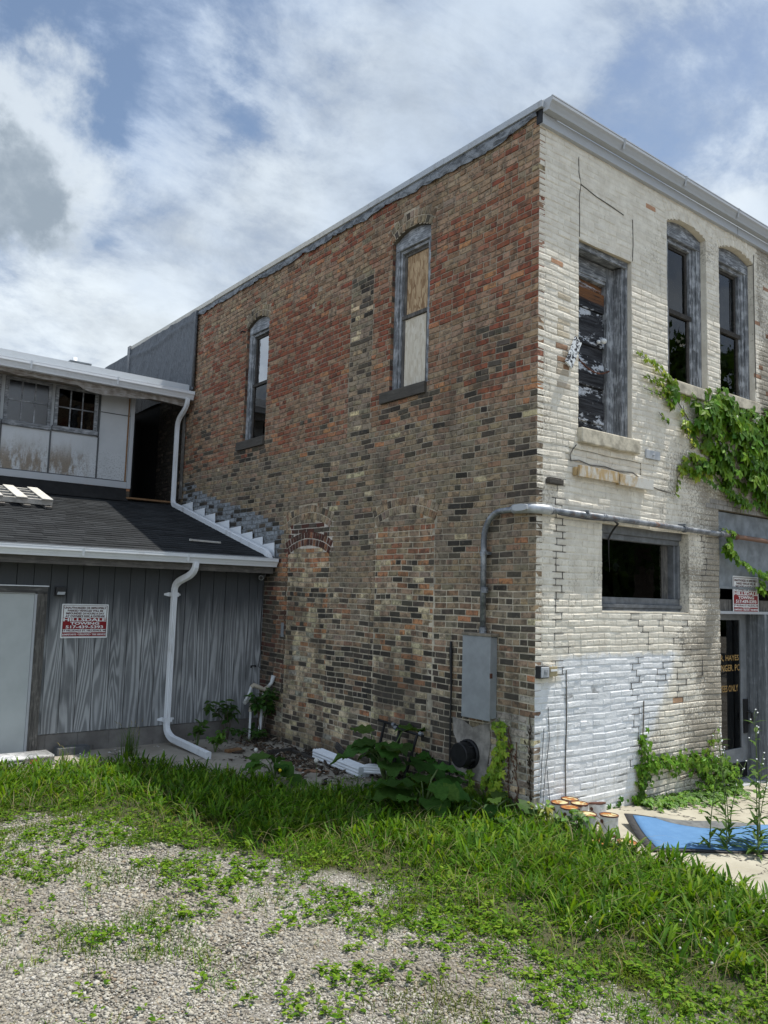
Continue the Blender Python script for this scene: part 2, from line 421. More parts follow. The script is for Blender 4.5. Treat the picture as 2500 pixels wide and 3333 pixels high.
MAT = dict(
    brick=m_brick(), mortar=m_mortar(), pbrick=m_paint_brick(), pmortar=m_paint_mortar(),
    frame=m_oldwood('weathered_grey_window_wood', (.065, .07, .076), (.40, .418, .435), (.50, .62)),
    frame_h=m_oldwood('weathered_grey_head_wood', (.075, .08, .087), (.40, .418, .435), (.5, .64), 'x'),
    frame_y=m_oldwood('weathered_grey_head_wood_side', (.09, .096, .104), (.40, .418, .435), (.48, .64), 'y'),
    darkwood=m_oldwood('dark_wet_wood', (.03, .028, .026), (.10, .09, .08), (.5, .75), 'y'),
    sillwood=m_oldwood('grey_brown_timber_sill', (.06, .054, .047), (.12, .11, .095), (.5, .8), 'y'),
    peel=m_oldwood('peeling_black_door_wood', (.018, .018, .02), (.085, .09, .10), (.52, .72), 'x'),
    brownwood=m_oldwood('bare_brown_wood', (.16, .085, .04), (.32, .20, .11), (.5, .75), 'x'),
    trimwood=m_oldwood('rough_grey_door_trim', (.05, .047, .044), (.25, .235, .21), (.52, .74), 'z'),
    barewood_y=m_oldwood('whitewashed_pallet_wood', (.42, .40, .36), (.66, .64, .58), (.45, .7), 'y'),
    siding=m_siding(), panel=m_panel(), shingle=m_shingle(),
    alu=m_metal_white(), alu_grey=m_metal_white('grey_white_trim_metal', (.40, .418, .435), .3),
    alu_dirty=m_metal_white('dirty_white_downspout', (.68, .70, .72), .6, (1, 1, .3)),
    coping=plain('cream_coping_metal', (.50, .48, .43), .6, 0, .2, 6),
    galv=m_galv(), box=plain('grey_enamel_cabinet', (.27, .285, .295), .5, .1, .12, 5),
    black=plain('black_iron', (.012, .012, .013), .5, .2, .4, 20),
    blackp=plain('black_plastic', (.02, .02, .021), .4, 0, .2),
    glass=m_glass(), glass_sky=m_glass('dusty_reflecting_glass', (.25, .27, .28), .42, .03), glass_dk=m_glass('dark_glass', (.10, .11, .11), .0),
    tar=None, conc=m_concrete('old_concrete', (.25, .225, .185), (.36, .33, .28)),
    conc_sun=m_concrete('pale_concrete', (.30, .275, .215), (.40, .375, .30)),
    block=m_concrete('concrete_block', (.135, .125, .115), (.20, .19, .175), False, 4),
    paver=plain('grey_block', (.10, .105, .11), .9, 0, .25, 10, bump=.4),
    ground=m_ground(), osb=m_osb('bare_strand_board', (.24, .145, .075), (.52, .38, .23), (.17, .09, .05)),
    osb_w=m_osb('bleached_strand_board', (.50, .44, .34), (.64, .59, .49), (.7, .67, .6)),
    stone=plain('weathered_sill_stone', (.46, .42, .33), .9, 0, .35, 9, bump=.6),
    ivy=m_leaf('creeper_leaf', .3, .45, .25), grass=m_leaf('grass_blade', .42, .5, .16), weed=m_leaf('weed_leaf', .42, .55, .14),
    stem=plain('green_stem', (.09, .13, .04), .7), deadvine=plain('dead_vine', (.10, .05, .03), .9), twig=plain('brown_twig', (.10, .08, .06), .9),
    white=plain('white_enamel', (.74, .75, .74), .5, 0, .06), red=plain('dark_red_print', (.22, .006, .010), .5, 0, .05, bump=0),
    brownprint=plain('brown_print', (.085, .022, .018), .6, 0, .05, bump=0), gold=plain('gold_leaf_lettering', (.42, .27, .10), .5, .2, .2, bump=0),
    ink=plain('black_print', (.03, .03, .032), .5, 0, .05, bump=0),
    dark=plain('unlit_interior', (.012, .012, .012), .95), door=plain('pale_grey_door_paint', (.43, .46, .455), .5, 0, .06, 3, bump=.05),
    greypaint=plain('flaking_grey_paint', (.20, .22, .235), .6, 0, .25, 7), tan=plain('tan_box', (.34, .28, .16), .6),
)
def m_tar():
    n = N('wrinkled_roofing_felt'); p = n.pos
    w = n.noise(n.map(p, (1, 1.6, .5)), 4, 4, .5, 1.2); w2 = n.noise(n.map(p, (1, 2, .8)), 16, 4, .6, .8)
    c = n.mix(n.rng(w2, .3, .7), (.085, .093, .102), (.15, .16, .172))
    n.bump(n.math('ADD', w, n.math('MULTIPLY', w2, .35)), .8, .06)
    return n.done(c, .62, 0, .4)
MAT['tar'] = m_tar()
def m_flash():
    n = N('silver_tar_flashing'); p = n.pos
    w = n.noise(n.map(p, (1, .6, 1.4)), 9, 5, .65, .8)
    c = n.mix(n.rng(w, .38, .62), (.07, .076, .082), (.24, .257, .272))
    n.bump(w, .9, .03)
    return n.done(c, .55, .1, .4)
MAT['flash'] = m_flash()
def m_can():
    n = N('rusty_paint_can'); p = n.pos; s = n.sep(n.obj)
    r = n.math('ADD', n.noise(n.map(p, (1, 1, .5)), 14, 5, .7), n.math('ADD', n.rng(s[2], .05, .0, 0, .3), n.rng(s[2], .168, .188, 0, .25)))
    c = n.mix(n.rng(n.noise(p, 20, 4), .3, .7), (.50, .49, .46), (.66, .65, .62))
    c = n.mix(n.rng(r, .60, .72), c, n.mix(n.noise(p, 50), (.05, .025, .018), (.20, .08, .035)))
    n.bump(r, .3, .004)
    return n.done(c, .65, 0, .3)
def m_lid():
    n = N('rusty_can_lid'); p = n.pos
    c = n.mix(n.rng(n.noise(p, 30, 4), .35, .65), (.20, .075, .025), (.36, .15, .035))
    c = n.mix(n.rng(n.noise(p, 13, 3), .48, .55), c, (.47, .43, .24))
    return n.done(c, .8, 0, .2)
MAT['can'] = m_can(); MAT['lid'] = m_lid(); MAT['rust'] = plain('dark_rust', (.10, .04, .025), .85, 0, .4, 40)
def m_mat():
    n = N('blue_mat_fabric'); p = n.pos
    c = n.mix(n.rng(n.noise(p, 7, 5, .7), .35, .7), (.085, .18, .33), (.10, .205, .365))
    c = n.mix(n.rng(n.noise(p, 150, 3), .6, .75, 0, .3), c, (.3, .42, .55))
    n.bump(n.noise(p, 220, 3), .4, .003)
    return n.done(c, .95, 0, .1)
MAT['blue'] = m_mat()
def m_plate():
    n = N('rust_stained_plate'); p = n.pos; s = n.sep(p)
    r = n.noise(n.map(p, (1.2, 1, .45)), 12, 5, .7)
    c = n.mix(n.rng(n.math('ADD', r, n.rng(s[0], 1.2, 1.9, .06, -.14)), .38, .62), (.56, .55, .50), (.42, .30, .15))
    c = n.mix(n.rng(n.noise(p, 33, 5, .8), .6, .7), c, (.2, .1, .05))
    return n.done(c, .75, 0, .3)
MAT['plate'] = m_plate()
def m_speck():
    n = N('flaking_black_on_white'); p = n.obj
    c = n.mix(n.rng(n.noise(p, 26, 4, .7), .50, .53), (.66, .69, .70), (.03, .03, .035))
    return n.done(c, .7)
MAT['speck'] = m_speck()
# ================================================================== brick walls
CO = .068
class Arch:
    """segmental arch: u-centre, half width, springing height, rise, ring thickness"""
    def __init__(s, u0, u1, zs, sag, t=.2):
        s.uc = (u0+u1)/2; s.h = (u1-u0)/2; s.zs = zs; s.R = (s.h**2+sag**2)/(2*sag); s.cz = zs+sag-s.R; s.t = t
        s.th = math.asin(s.h/s.R)
    def half(s, z, R=None):
        R = R or s.R
        if z < s.zs-1e-6 and R == s.R: return s.h
        if z >= s.cz+R: return 0
        hw = math.sqrt(max(0, R*R-(z-s.cz)**2))
        return min(hw, max(0, (z-s.cz))*math.tan(s.th)) if R > s.R else hw
def sub(iv, cuts):
    for a, b in cuts:
        out = []
        for p, q in iv:
            if b <= p or a >= q: out.append((p, q)); continue
            if a > p: out.append((p, a))
            if b < q: out.append((b, q))
        iv = out
    return iv
class Wall:
    def __init__(s, to3d, flip, bev=.006, eb=.005, mort=.009, depth=.1, jit=.003):
        s.t = to3d; s.flip = flip; s.bev = bev; s.eb = eb; s.mort = mort; s.depth = depth; s.jit = jit
        s.B = MB(); s.Mo = MB(); s.joints = {}; s.mdep = None; s.bu = 1
    def brick(s, poly, col, dd=0, depth=None):
        n = len(poly); cu = sum(p[0] for p in poly)/n; cv = sum(p[1] for p in poly)/n
        D = depth or s.depth
        ins = []
        for u, v in poly:
            du, dv = cu-u, cv-v; L = math.hypot(du, dv)
            if s.bu != 1 and poly[0][1] == poly[1][1]: ins.append((u+math.copysign(s.bev*s.bu, du), v+math.copysign(s.bev, dv)))
            else: ins.append((u+du/L*s.bev*1.4, v+dv/L*s.bev*1.4))
        j = lambda a: random.uniform(-a, a)
        base = dd + j(s.jit)
        vs = [s.t(u+j(.0012), v+j(.0012), base+j(s.jit*.7)) for u, v in ins]
        vs += [s.t(u+j(.0015), v+j(.0015), base+s.eb) for u, v in poly]
        vs += [s.t(u, v, D) for u, v in poly]
        fs = [tuple(range(n))]
        for i in range(n):
            k = (i+1) % n
            fs.append((n+i, n+k, k, i)); fs.append((2*n+i, 2*n+k, n+k, n+i))
        if s.flip: fs = [f[::-1] for f in fs]
        s.B.add(vs, fs, col)
    def lay(s, u0, u1, z0, z1, holes, colb, colm, skip=None, dd=None, L=.198, g=.011, gu=None, zoff=0, head=6, splits=None, zlim=None):
        """holes(z, kind) -> cut intervals; kind 'b' for bricks, 'm' for mortar"""
        k = 0; z = z0; gu = gu or g
        while z < z1-.02:
            zt = min(z+CO, z1); zm = (z+zt)/2; row = round((z-zoff)/CO)
            hd = head and row % head == 0
            l = .1 if hd else L
            u = u0 - gu/2; first = True
            cuts = holes(zm, 'b'); sp = splits(zm) if splits else []
            js = []
            while u < u1:
                ll = l*(1+random.uniform(-.05, .05))
                if not hd and random.random() < .05: ll *= .5
                if first and not hd: ll = L*(.5 if row % 2 else 1)+random.uniform(-.01, .01)
                first = False
                a, b = max(u+gu/2, u0), min(u+ll-gu/2+.0, u1)
                u += ll+g*.0
                if b-a < .02: continue
                for p, q in sub([(a, b)], cuts+[(x-gu/2, x+gu/2) for x in sp]):
                    if q-p < .022: continue
                    c = colb((p+q)/2, zm)
                    if c is None: continue
                    d0 = dd((p+q)/2, zm) if dd else 0
                    s.brick([(p, z+g/2), (q, z+g/2), (q, zt-g/2), (p, zt-g/2)], c, d0)
                js.append(b+gu/2)
            s.joints[row] = js
            # mortar bed behind the bricks, cut to the openings
            ns = 3
            for i in range(ns):
                za, zb = z+(zt-z)*i/ns, z+(zt-z)*(i+1)/ns
                for p, q in sub([(u0, u1)], holes((za+zb)/2, 'm')):
                    m = max(1, int((q-p)/.22))
                    for t in range(m):
                        a, b = p+(q-p)*t/m, p+(q-p)*(t+1)/m
                        um = (a+b)/2
                        if colb(um, (za+zb)/2) is None: continue
                        d0 = (dd(um, zm) if dd else 0) + (s.mdep(um, zm) if s.mdep else s.mort)
                        f = (0, 1, 2, 3)
                        s.Mo.add([s.t(a, za, d0), s.t(b, za, d0), s.t(b, zb, d0), s.t(a, zb, d0)], [f[::-1] if s.flip else f], colm(um, (za+zb)/2))
            z = zt; k += 1
    def ring(s, A, colb, rows=2, w=.074, g=.014, dd=0):
        for r in range(rows):
            ra, rb = A.R+A.t*r/rows+g/2, A.R+A.t*(r+1)/rows-g/2
            n = max(4, round(2*A.th*(ra+rb)/2/w))
            for i in range(n):
                gg = g/2/ra
                a0, a1 = -A.th+2*A.th*i/n+gg, -A.th+2*A.th*(i+1)/n-gg
                P = lambda a, R: (A.uc+R*math.sin(a), A.cz+R*math.cos(a))
                m = P((a0+a1)/2, (ra+rb)/2)
                s.brick([P(a0, ra), P(a1, ra), P(a1, rb), P(a0, rb)], colb(*m), dd)
    def ring_soffit(s, A, d0, d1, col):
        n = 14
        for i in range(n):
            a0, a1 = -A.th+2*A.th*i/n, -A.th+2*A.th*(i+1)/n
            P = lambda a: (A.uc+A.R*math.sin(a), A.cz+A.R*math.cos(a))
            s.Mo.add([s.t(*P(a0), d0), s.t(*P(a1), d0), s.t(*P(a1), d1), s.t(*P(a0), d1)], [(0, 1, 2, 3)], col)
def ring_cut(A, z):
    """brick cut for an arch ring that has masonry under it"""
    o = A.half(z, A.R+A.t)
    if o <= 0: return []
    i = A.half(z) if z > A.zs else None
    if z <= A.cz+A.R*math.cos(A.th)-1e-3: return []
    if i is None or i <= 0: return [(A.uc-o, A.uc+o)]
    i = min(i, o)
    return [(A.uc-o, A.uc-i), (A.uc+i, A.uc+o)]
def hole_cut(A, zb, z, kind):
    if z < zb: return []
    if z < A.zs: return [(A.uc-A.h, A.uc+A.h)]
    hw = A.half(z, A.R+A.t) if kind == 'b' else A.half(z)
    return [(A.uc-hw, A.uc+hw)] if hw > 0 else []

# ------------------------------------------------------------------ palette of the bare side wall
PAL = dict(red=(.30, .098, .056), brick=(.34, .155, .092), orange=(.50, .24, .12), brown=(.30, .185, .115), pink=(.38, .235, .15),
           tan=(.41, .298, .19), grey=(.315, .252, .176), buff=(.40, .27, .175), dark=(.105, .088, .068), soot=(.045, .040, .034), cream=(.70, .57, .36), pale=(.54, .48, .38),
           dred=(.105, .042, .032))
def pick(d, vary=.16):
    ks = list(d); c = PAL[random.choices(ks, [d[k] for k in ks])[0]]
    f = 1+random.uniform(-vary, vary)*.85
    return tuple(min(1, x*f*(1+random.uniform(-.05, .05))) for x in c)
GREYP = [(8.42, 3.6), (8.3, 4.07), (7.7, 3.80), (7.2, 3.66), (6.56, 3.50), (5.9, 3.36), (5.43, 3.22), (5.06, 3.12), (4.88, 3.06), (4.81, 2.94), (4.84, 2.75), (4.92, 2.58), (5.3, 2.6), (8.4, 3.5)]
def inp1(u, z, poly): return bool(in_poly(np.array([u]), np.array([z]), poly)[0])
RZ0 = lambda y: 2.60+.281*(y-4.95)
def in_ring(A, u, z):
    r = math.hypot(u-A.uc, z-A.cz); return A.R-.02 < r < A.R+A.t+.015 and abs(math.atan2(u-A.uc, z-A.cz)) < A.th+.03
def side_col(u, z):
    w = .05*(vnoise(u, z, 3.0, 2)-.5); n1 = float(fbm(u*.55, z*1.5, 1.0, 5)); n2 = float(fbm(u, z, 2.2, 9))
    if inp1(u+w*2, z+w, GREYP):
        if (n2 > .60 or z < RZ0(u)+.30) and random.random() < .38: return pick(dict(dark=1, soot=2))
        f = random.uniform(.85, 1.15); return (.30*f, .325*f, .345*f)
    if u > 8.55 and z < 5.7: return pick(dict(soot=4, dark=.5))  # recess shade painted into the bricks with the near-black soot colours
    if z > 4.17:
        if 2.80 < u < 3.29 and z < 6.3:
            return pick(dict(grey=6, dark=2.5, tan=1.0, cream=.4) if n2 < .55 else dict(dark=4, soot=2, grey=2, cream=.6))
        if z > 6.45: d = dict(buff=5, tan=2, brown=3, pink=3, red=.9, brick=1, orange=.5, grey=.5)
        elif z > 5.15: d = dict(red=4, brick=4, brown=2.0, pink=3, buff=1.4, orange=.7)
        elif z > 4.55: d = dict(pink=5, brick=4, red=1.6, buff=2, brown=2.2, orange=.9)
        else: d = dict(pink=4.5, brick=4, brown=3, buff=1, dark=.8, red=1.0, orange=.9)
        if n1 < .42: d['buff'] = d.get('buff', 0)+3.2; d['tan'] = d.get('tan', 0)+1; d['red'] = d.get('red', 0)*.4
        if n1 > .56 and z > 4.9: d['red'] = d.get('red', 0)+7
        if u > 6.3: d['buff'] = d.get('buff', 0)+2; d['red'] = d.get('red', 0)*.6
        if u > 7.4 and z < 5.3: d['dark'] = 5; d['brown'] = 4
        if 1.5 < u < 2.75 and 4.2 < z < 4.5 and random.random() < .45: d = dict(dark=3, soot=1, brown=2, orange=1)
        if 5.3 < u < 6.5 and 4.17 < z < 4.4 and random.random() < .75: d = dict(dark=3, soot=2, brown=1)
        if .3 < u < 1.3 and 4.3 < z < 5.0 and n2 > .5: d = dict(dark=3, brown=2, soot=1, red=1, tan=1)
        if u < .5: d['red'] = d.get('red', 0)+1.5
        return pick(d)
    # infilled ground floor openings
    if 3.62 < u < 4.66 and z < 2.72:
        if z > 2.45: return pick(dict(tan=4, orange=2, cream=2))
        if z > 1.55: return pick(dict(dark=2.0, cream=3.6, tan=2.2, orange=1.8, soot=1.6))
        return pick(dict(cream=5, tan=3, pale=2, dark=1.0, orange=.8)) if z > .7 else pick(dict(tan=3, cream=3.5, dark=2, soot=1, orange=.6, grey=.6))
    if 3.62 < u < 4.66 and z < 3.06: return pick(dict(dred=5, dark=1))
    if 1.50 < u < 2.60 and z < 2.95:
        if z > 2.55: return pick(dict(brick=1.6, brown=3, tan=3, orange=.6))
        if z > 1.2: return pick(dict(cream=2.8, orange=1.9, dark=2, soot=1.8, tan=3, pink=.8, grey=.6))
        return pick(dict(dark=3, soot=2.2, tan=2.2, cream=2.2, orange=.8))
    if 4.66 < u < 4.95 and .8 < z < 2.7: return pick(dict(brick=2.5, brown=2, orange=1.2, dred=2, dark=1.5))
    if u >= 4.9 and z < 2.7: return pick(dict(dark=4, dred=2, soot=2, brown=1.2))
    if u < .62 and z < .98 and z+.1*n1 < 1.0: return pick(dict(pale=5, cream=.8, grey=1.5))
    if .98 < u < 1.22 and 2.55 < z < 3.1 and random.random() < .6: return pick(dict(soot=3, dark=1))
    if z > 2.25-.5*(n1-.5):
        d = dict(grey=5, tan=4.5, dark=.12, cream=.2, pink=.5, orange=.12)
        if n2 > .57: d['dark'] = 2.2; d['soot'] = .4
        if 2.8 < u < 3.3 and n2 > .5: d['dark'] = 3; d['cream'] = .8
        return tuple(q*.86 for q in pick(d))
    if z > 1.45:
        d = dict(grey=4, tan=3, dark=1.4 if n2 < .52 else 4.5, brown=1.2, orange=.2, cream=.3)
        if .7 < u < 1.5: d['dark'] = 4
        return pick(d)
    d = dict(dark=3.6, grey=1.2, brown=1.4, soot=4.2, tan=.8, cream=.2, orange=.15)
    if n2 < .43: d['grey'] = 5; d['tan'] = 3
    if u < .9: d = dict(grey=4, tan=3, dark=2, brown=1.5, orange=.3, pale=.4)
    if u > 2.7 and z < .8: d = dict(cream=2.6, tan=3, dark=3, grey=1, orange=.5, pale=1)
    return pick(d)
def side_mort(u, z):
    if inp1(u, z, GREYP): return (.27, .29, .305)
    if u > 8.55 and z < 5.7: return (.03, .028, .026)  # mortar darkened to match the painted recess shade
    f = 1.68*(1+random.uniform(-.08, .08))
    if 3.62 < u < 4.66 and 2.6 < z < 3.06: c = (.40, .36, .31)
    elif any(in_ring(A, u, z) for A in (AO1, AI2, AW1, AW2)): c = (.30, .255, .19)
    elif (3.62 < u < 4.66 or 1.5 < u < 2.6) and z < 2.95: c = (.36, .315, .24)
    elif z > 4.2: c = (.22, .185, .14)
    elif z > 2.2: c = (.24, .21, .162)
    else: c = (.37, .325, .25)
    if u > 4.9 and z < 2.7: c = (.16, .14, .115)
    if u < .62 and z < 1: c = (.30, .28, .24)
    return tuple(x*f for x in c)

# ================================================================== the two storey brick building
BLD = thing('brick_building', 'two storey corner building with bare brown brick side and cream painted brick front', 'building', (0, 0, 0))
LT = lambda u, z, d: (d, u, z)          # side wall: u = y, depth = +x
FT = lambda u, z, d: (u, d, z)          # front wall: u = x, depth = +y
wav = lambda u, z: .0045*math.sin(2.1*u+1.3*z)+.0035*math.sin(5.3*u-2.2*z+1)+.0025*math.sin(11*u+4*z)   # courses are never dead level
LTW = lambda u, z, d: (d, u, z+wav(u, z)); FTW = lambda u, z, d: (u, d, z+1.0*wav(u+7, z))
AW1 = Arch(1.685, 2.42, 6.53, .115, .2); AW2 = Arch(5.50, 6.22, 6.365, .115, .19)
AI1 = Arch(3.62, 4.66, 2.62, .13, .2); AO1 = Arch(3.62, 4.74, 2.97, .14, .21); AI2 = Arch(1.50, 2.60, 2.95, .12, .2)
def side_holes(z, kind):
    c = hole_cut(AW1, 4.61, z, kind) + hole_cut(AW2, 4.485, z, kind)
    if kind == 'b':
        for A in (AI1, AO1, AI2): c += ring_cut(A, z)
        if 4.46 < z < 4.61: c.append((1.70, 2.58))
        if 4.345 < z < 4.49: c.append((5.50, 6.36))
        if 6.36 < z < 6.43: c.append((4.03, 4.13))
        if 6.22 < z < 6.28: c.append((4.2, 4.28))
    return c
def side_splits(z):
    r = []
    if z < 2.7: r += [3.62, 4.66]
    elif z < 3.0: r += [3.62, 4.74]
    if z < 2.95: r += [1.50, 2.60]
    if 4.17 < z < 6.3: r += [2.80, 3.29]
    return r
random.seed(21)
W1 = Wall(LTW, True, jit=.0035)
dent = lambda u, z: .012 if (3.62 < u < 4.66 and z < 2.66) else .006 if (1.5 < u < 2.6 and z < 2.95) else 0
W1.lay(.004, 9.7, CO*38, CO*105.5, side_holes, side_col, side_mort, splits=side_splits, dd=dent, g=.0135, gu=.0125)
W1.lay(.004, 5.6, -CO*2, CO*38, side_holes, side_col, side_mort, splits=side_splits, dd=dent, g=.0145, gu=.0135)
ringc = lambda u, z: pick(dict(tan=4, grey=4, brown=1, dark=.6))
for A in (AW1, AW2, AO1, AI2): W1.ring(A, ringc)
W1.ring(AI1, lambda u, z: pick(dict(dred=5, brick=1.2)), dd=0)
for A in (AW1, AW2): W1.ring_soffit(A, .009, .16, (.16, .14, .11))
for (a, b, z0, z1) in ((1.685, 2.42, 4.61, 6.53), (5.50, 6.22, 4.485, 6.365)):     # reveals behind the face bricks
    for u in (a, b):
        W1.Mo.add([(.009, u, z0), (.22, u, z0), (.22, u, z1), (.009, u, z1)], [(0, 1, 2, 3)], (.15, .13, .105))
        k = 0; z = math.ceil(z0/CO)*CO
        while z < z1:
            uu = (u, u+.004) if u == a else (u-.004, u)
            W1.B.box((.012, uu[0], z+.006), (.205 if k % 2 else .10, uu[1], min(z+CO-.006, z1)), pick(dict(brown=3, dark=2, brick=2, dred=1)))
            z += CO; k += 1
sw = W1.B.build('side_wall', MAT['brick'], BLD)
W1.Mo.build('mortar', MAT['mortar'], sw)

# ------------------------------------------------------------------ painted front wall
WA, WB = Arch(2.325, 3.205, 6.735, .095, .2), Arch(3.51, 4.405, 6.75, .095, .2)
def front_holes(z, kind):
    c = hole_cut(WA, 4.745, z, kind) + hole_cut(WB, 4.80, z, kind)
    if 3.905 < z < 5.99: c.append((.655, 1.605))
    if 1.997 < z < 2.935: c.append((1.063, 2.735))
    if z < 3.28: c.append((3.42, 5.3))
    if kind == 'b':
        if 3.73 < z < 3.905: c.append((.64, 1.66))
        if 4.60 < z < 4.745: c.append((2.30, 3.25))
        if 4.66 < z < 4.80: c.append((3.49, 4.44))
        if 3.28 < z < 3.41: c.append((3.13, 5.3))
    return c
def front_col(u, z):
    f = 1+random.uniform(-.07, .05)
    if u > 4.46 and z > 4.8 and random.random() < .1: return (.55*f, .33*f, .24*f)
    if (random.random() < .0012 and z > 2) or (abs(u-.24) < .07 and 5.55 < z < 5.62): return (.66, .40, .28)
    if abs(u-.42) < .08 and 4.2 < z < 4.86: return (.40*f, .26*f, .19*f) if random.random() < .5 else (.6*f, .55*f, .5*f)
    if abs(u-.37) < .05 and 4.86 <= z < 5.3: return (.75*f, .7*f, .62*f)
    if 2.35 < u < 2.62 and .93 < z < 1.05 and random.random() < .6: return (.75*f, .5*f, .36*f)
    return (f, f, f)
random.seed(33)
W2 = Wall(FTW, False, bev=.007, eb=.0048, mort=.0052, depth=.022, jit=.0026); W2.bu = .35; W2.bev = .0105
W2.mdep = lambda u, z: .0030 if (z < 1.55 and u < 1.75) or (z > 6.0 and .65 < u < 2.2) else .0085 if u > 2.3 and z < 2.6 else .0048
rowd = [random.uniform(-.0016, .0016) for _ in range(140)]
fdd = lambda u, z: rowd[int((z+1)/CO)] + .018*math.sin(min(1, max(0, (z-3.45)/.25))*PI) * (1 if .5 < u < 1.7 and z < 3.73 else 0) + .004*float(vnoise(u, z, 1.3, 4))
W2.lay(.0105, 6.2, -CO*5, CO*104, front_holes, front_col, lambda u, z: (1, 1, 1), dd=fdd, g=.0085, gu=.0025)
for A in (WA, WB): W2.ring(A, front_col); W2.ring_soffit(A, .008, .2, (.93, .9, .85))
def reveal(x0, x1, z0, z1, top=True, bot=False, d=.2):
    for u in (x0, x1): W2.Mo.add([(u, .0085, z0), (u, d, z0), (u, d, z1), (u, .0085, z1)], [(0, 1, 2, 3)], (.95, .95, .95))
    if top: W2.Mo.add([(x0, .0085, z1), (x1, .0085, z1), (x1, d, z1), (x0, d, z1)], [(0, 1, 2, 3)], (.8, .75, .66))
    if bot: W2.Mo.add([(x0, .0, z0-.012), (x1, .0, z0-.012), (x1, d, z0+.015), (x0, d, z0+.015)], [(0, 1, 2, 3)], (1.05, 1.05, 1.05))
reveal(.655, 1.605, 3.905, 5.99); reveal(1.063, 2.735, 1.997, 2.935, bot=True)
reveal(2.325, 3.205, 4.745, 6.735, False); reveal(3.51, 4.405, 4.80, 6.75, False); reveal(3.42, 5.3, -.5, 3.28, d=.05)
fwall = W2.B.build('front_wall', MAT['pbrick'], BLD)
W2.Mo.build('painted_mortar', MAT['pmortar'], fwall)
# grey soldier courses over the doorway
random.seed(5)
lb = MB()
for r in range(2):
    x = 3.13+(.09 if r else 0)
    while x < 5.3:
        q = min(x+.2, 5.3); f = random.uniform(.85, 1.1)
        lb.box((x+.005, -.002, 3.285+r*.064), (q-.005, .09, 3.285+r*.064+.056), (f, f, f)); x += .205
lb.build('lintel_course', plain('grey_brick', (.27, .255, .23), .9, 0, .2, 12, bump=.5), BLD, bevel=.004)

# cracks: open joints that step along the brickwork
CRM = plain('open_joint', (.12, .11, .097), .95)
def stepcrack(x0, zs, ze, amp, w=.011, seed=1, lateral=.4):
    cr = MB(); w *= .48
    r = random.Random(seed); row = round(zs/CO); u = x0; step = -1 if ze < zs else 1
    while (row*CO > ze) if step < 0 else (row*CO < ze):
        js = W2.joints.get(row if step > 0 else row-1, []); tgt = x0+r.uniform(-amp, amp)
        j = min(js, key=lambda q: abs(q-tgt)) if js else tgt
        if r.random() < .2 and cr.f: cr.build('wall_crack', CRM, fwall); cr = MB(); u = j; row += step; continue
        if r.random() < lateral or abs(j-u) < .17:
            cr.box((min(u, j)-.004-r.uniform(0, .05), -.0005, row*CO-w/2), (max(u, j)+.004+r.uniform(0, .05), .007, row*CO+w/2)); u = j
        z0, z1 = row*CO, (row+step)*CO
        cr.box((u-w/2, -.0008, min(z0, z1)), (u+w/2, .0072, max(z0, z1))); row += step
    if cr.f: cr.build('wall_crack', CRM, fwall)
stepcrack(.36, 3.3, 1.30, .07, .012, 2, .5); stepcrack(1.72, 1.95, .25, .12, .012, 4, .5); stepcrack(2.6, 1.9, 1.0, .15, .009, 6, .4)
stepcrack(3.05, 2.9, 2.3, .05, .011, 8, .3); stepcrack(2.25, 1.95, 1.2, .2, .008, 12, .5)
def linecrack(pts, w):
    cr = MB(); w *= .75
    for (a, b), (c, d) in zip(pts[:-1], pts[1:]): cr.bar((a, -.001, b), (c, -.001, d), .008, w, (0, 0, 1) if abs(c-a) > abs(d-b) else (1, 0, 0))
    cr.build('wall_crack', CRM, fwall)
linecrack([(.475, 1.40), (.485, .9), (.47, .5), (.48, .1)], .014)
linecrack([(.62, 3.72), (.56, 3.66), (.52, 3.6), (.53, 3.54), (.66, 3.56), (.86, 3.53), (1.1, 3.545), (1.35, 3.52), (1.6, 3.54), (1.72, 3.5), (1.86, 3.44), (2.1, 3.40), (2.35, 3.38)], .013)
linecrack([(.64, 6.90), (.645, 6.72), (.68, 6.60), (.655, 6.45), (.66, 6.2), (.658, 6.0)], .007)
linecrack([(.68, 6.60), (.95, 6.55), (1.2, 6.53), (1.45, 6.5)], .008)
linecrack([(1.62, 6.5), (1.63, 6.2), (1.615, 6.0)], .006)
linecrack([(3.0, 1.43), (3.0, 1.25), (2.9, 1.25)], .008); linecrack([(4.42, 6.9), (4.40, 6.76), (4.40, 6.0), (4.41, 5.0)], .012)

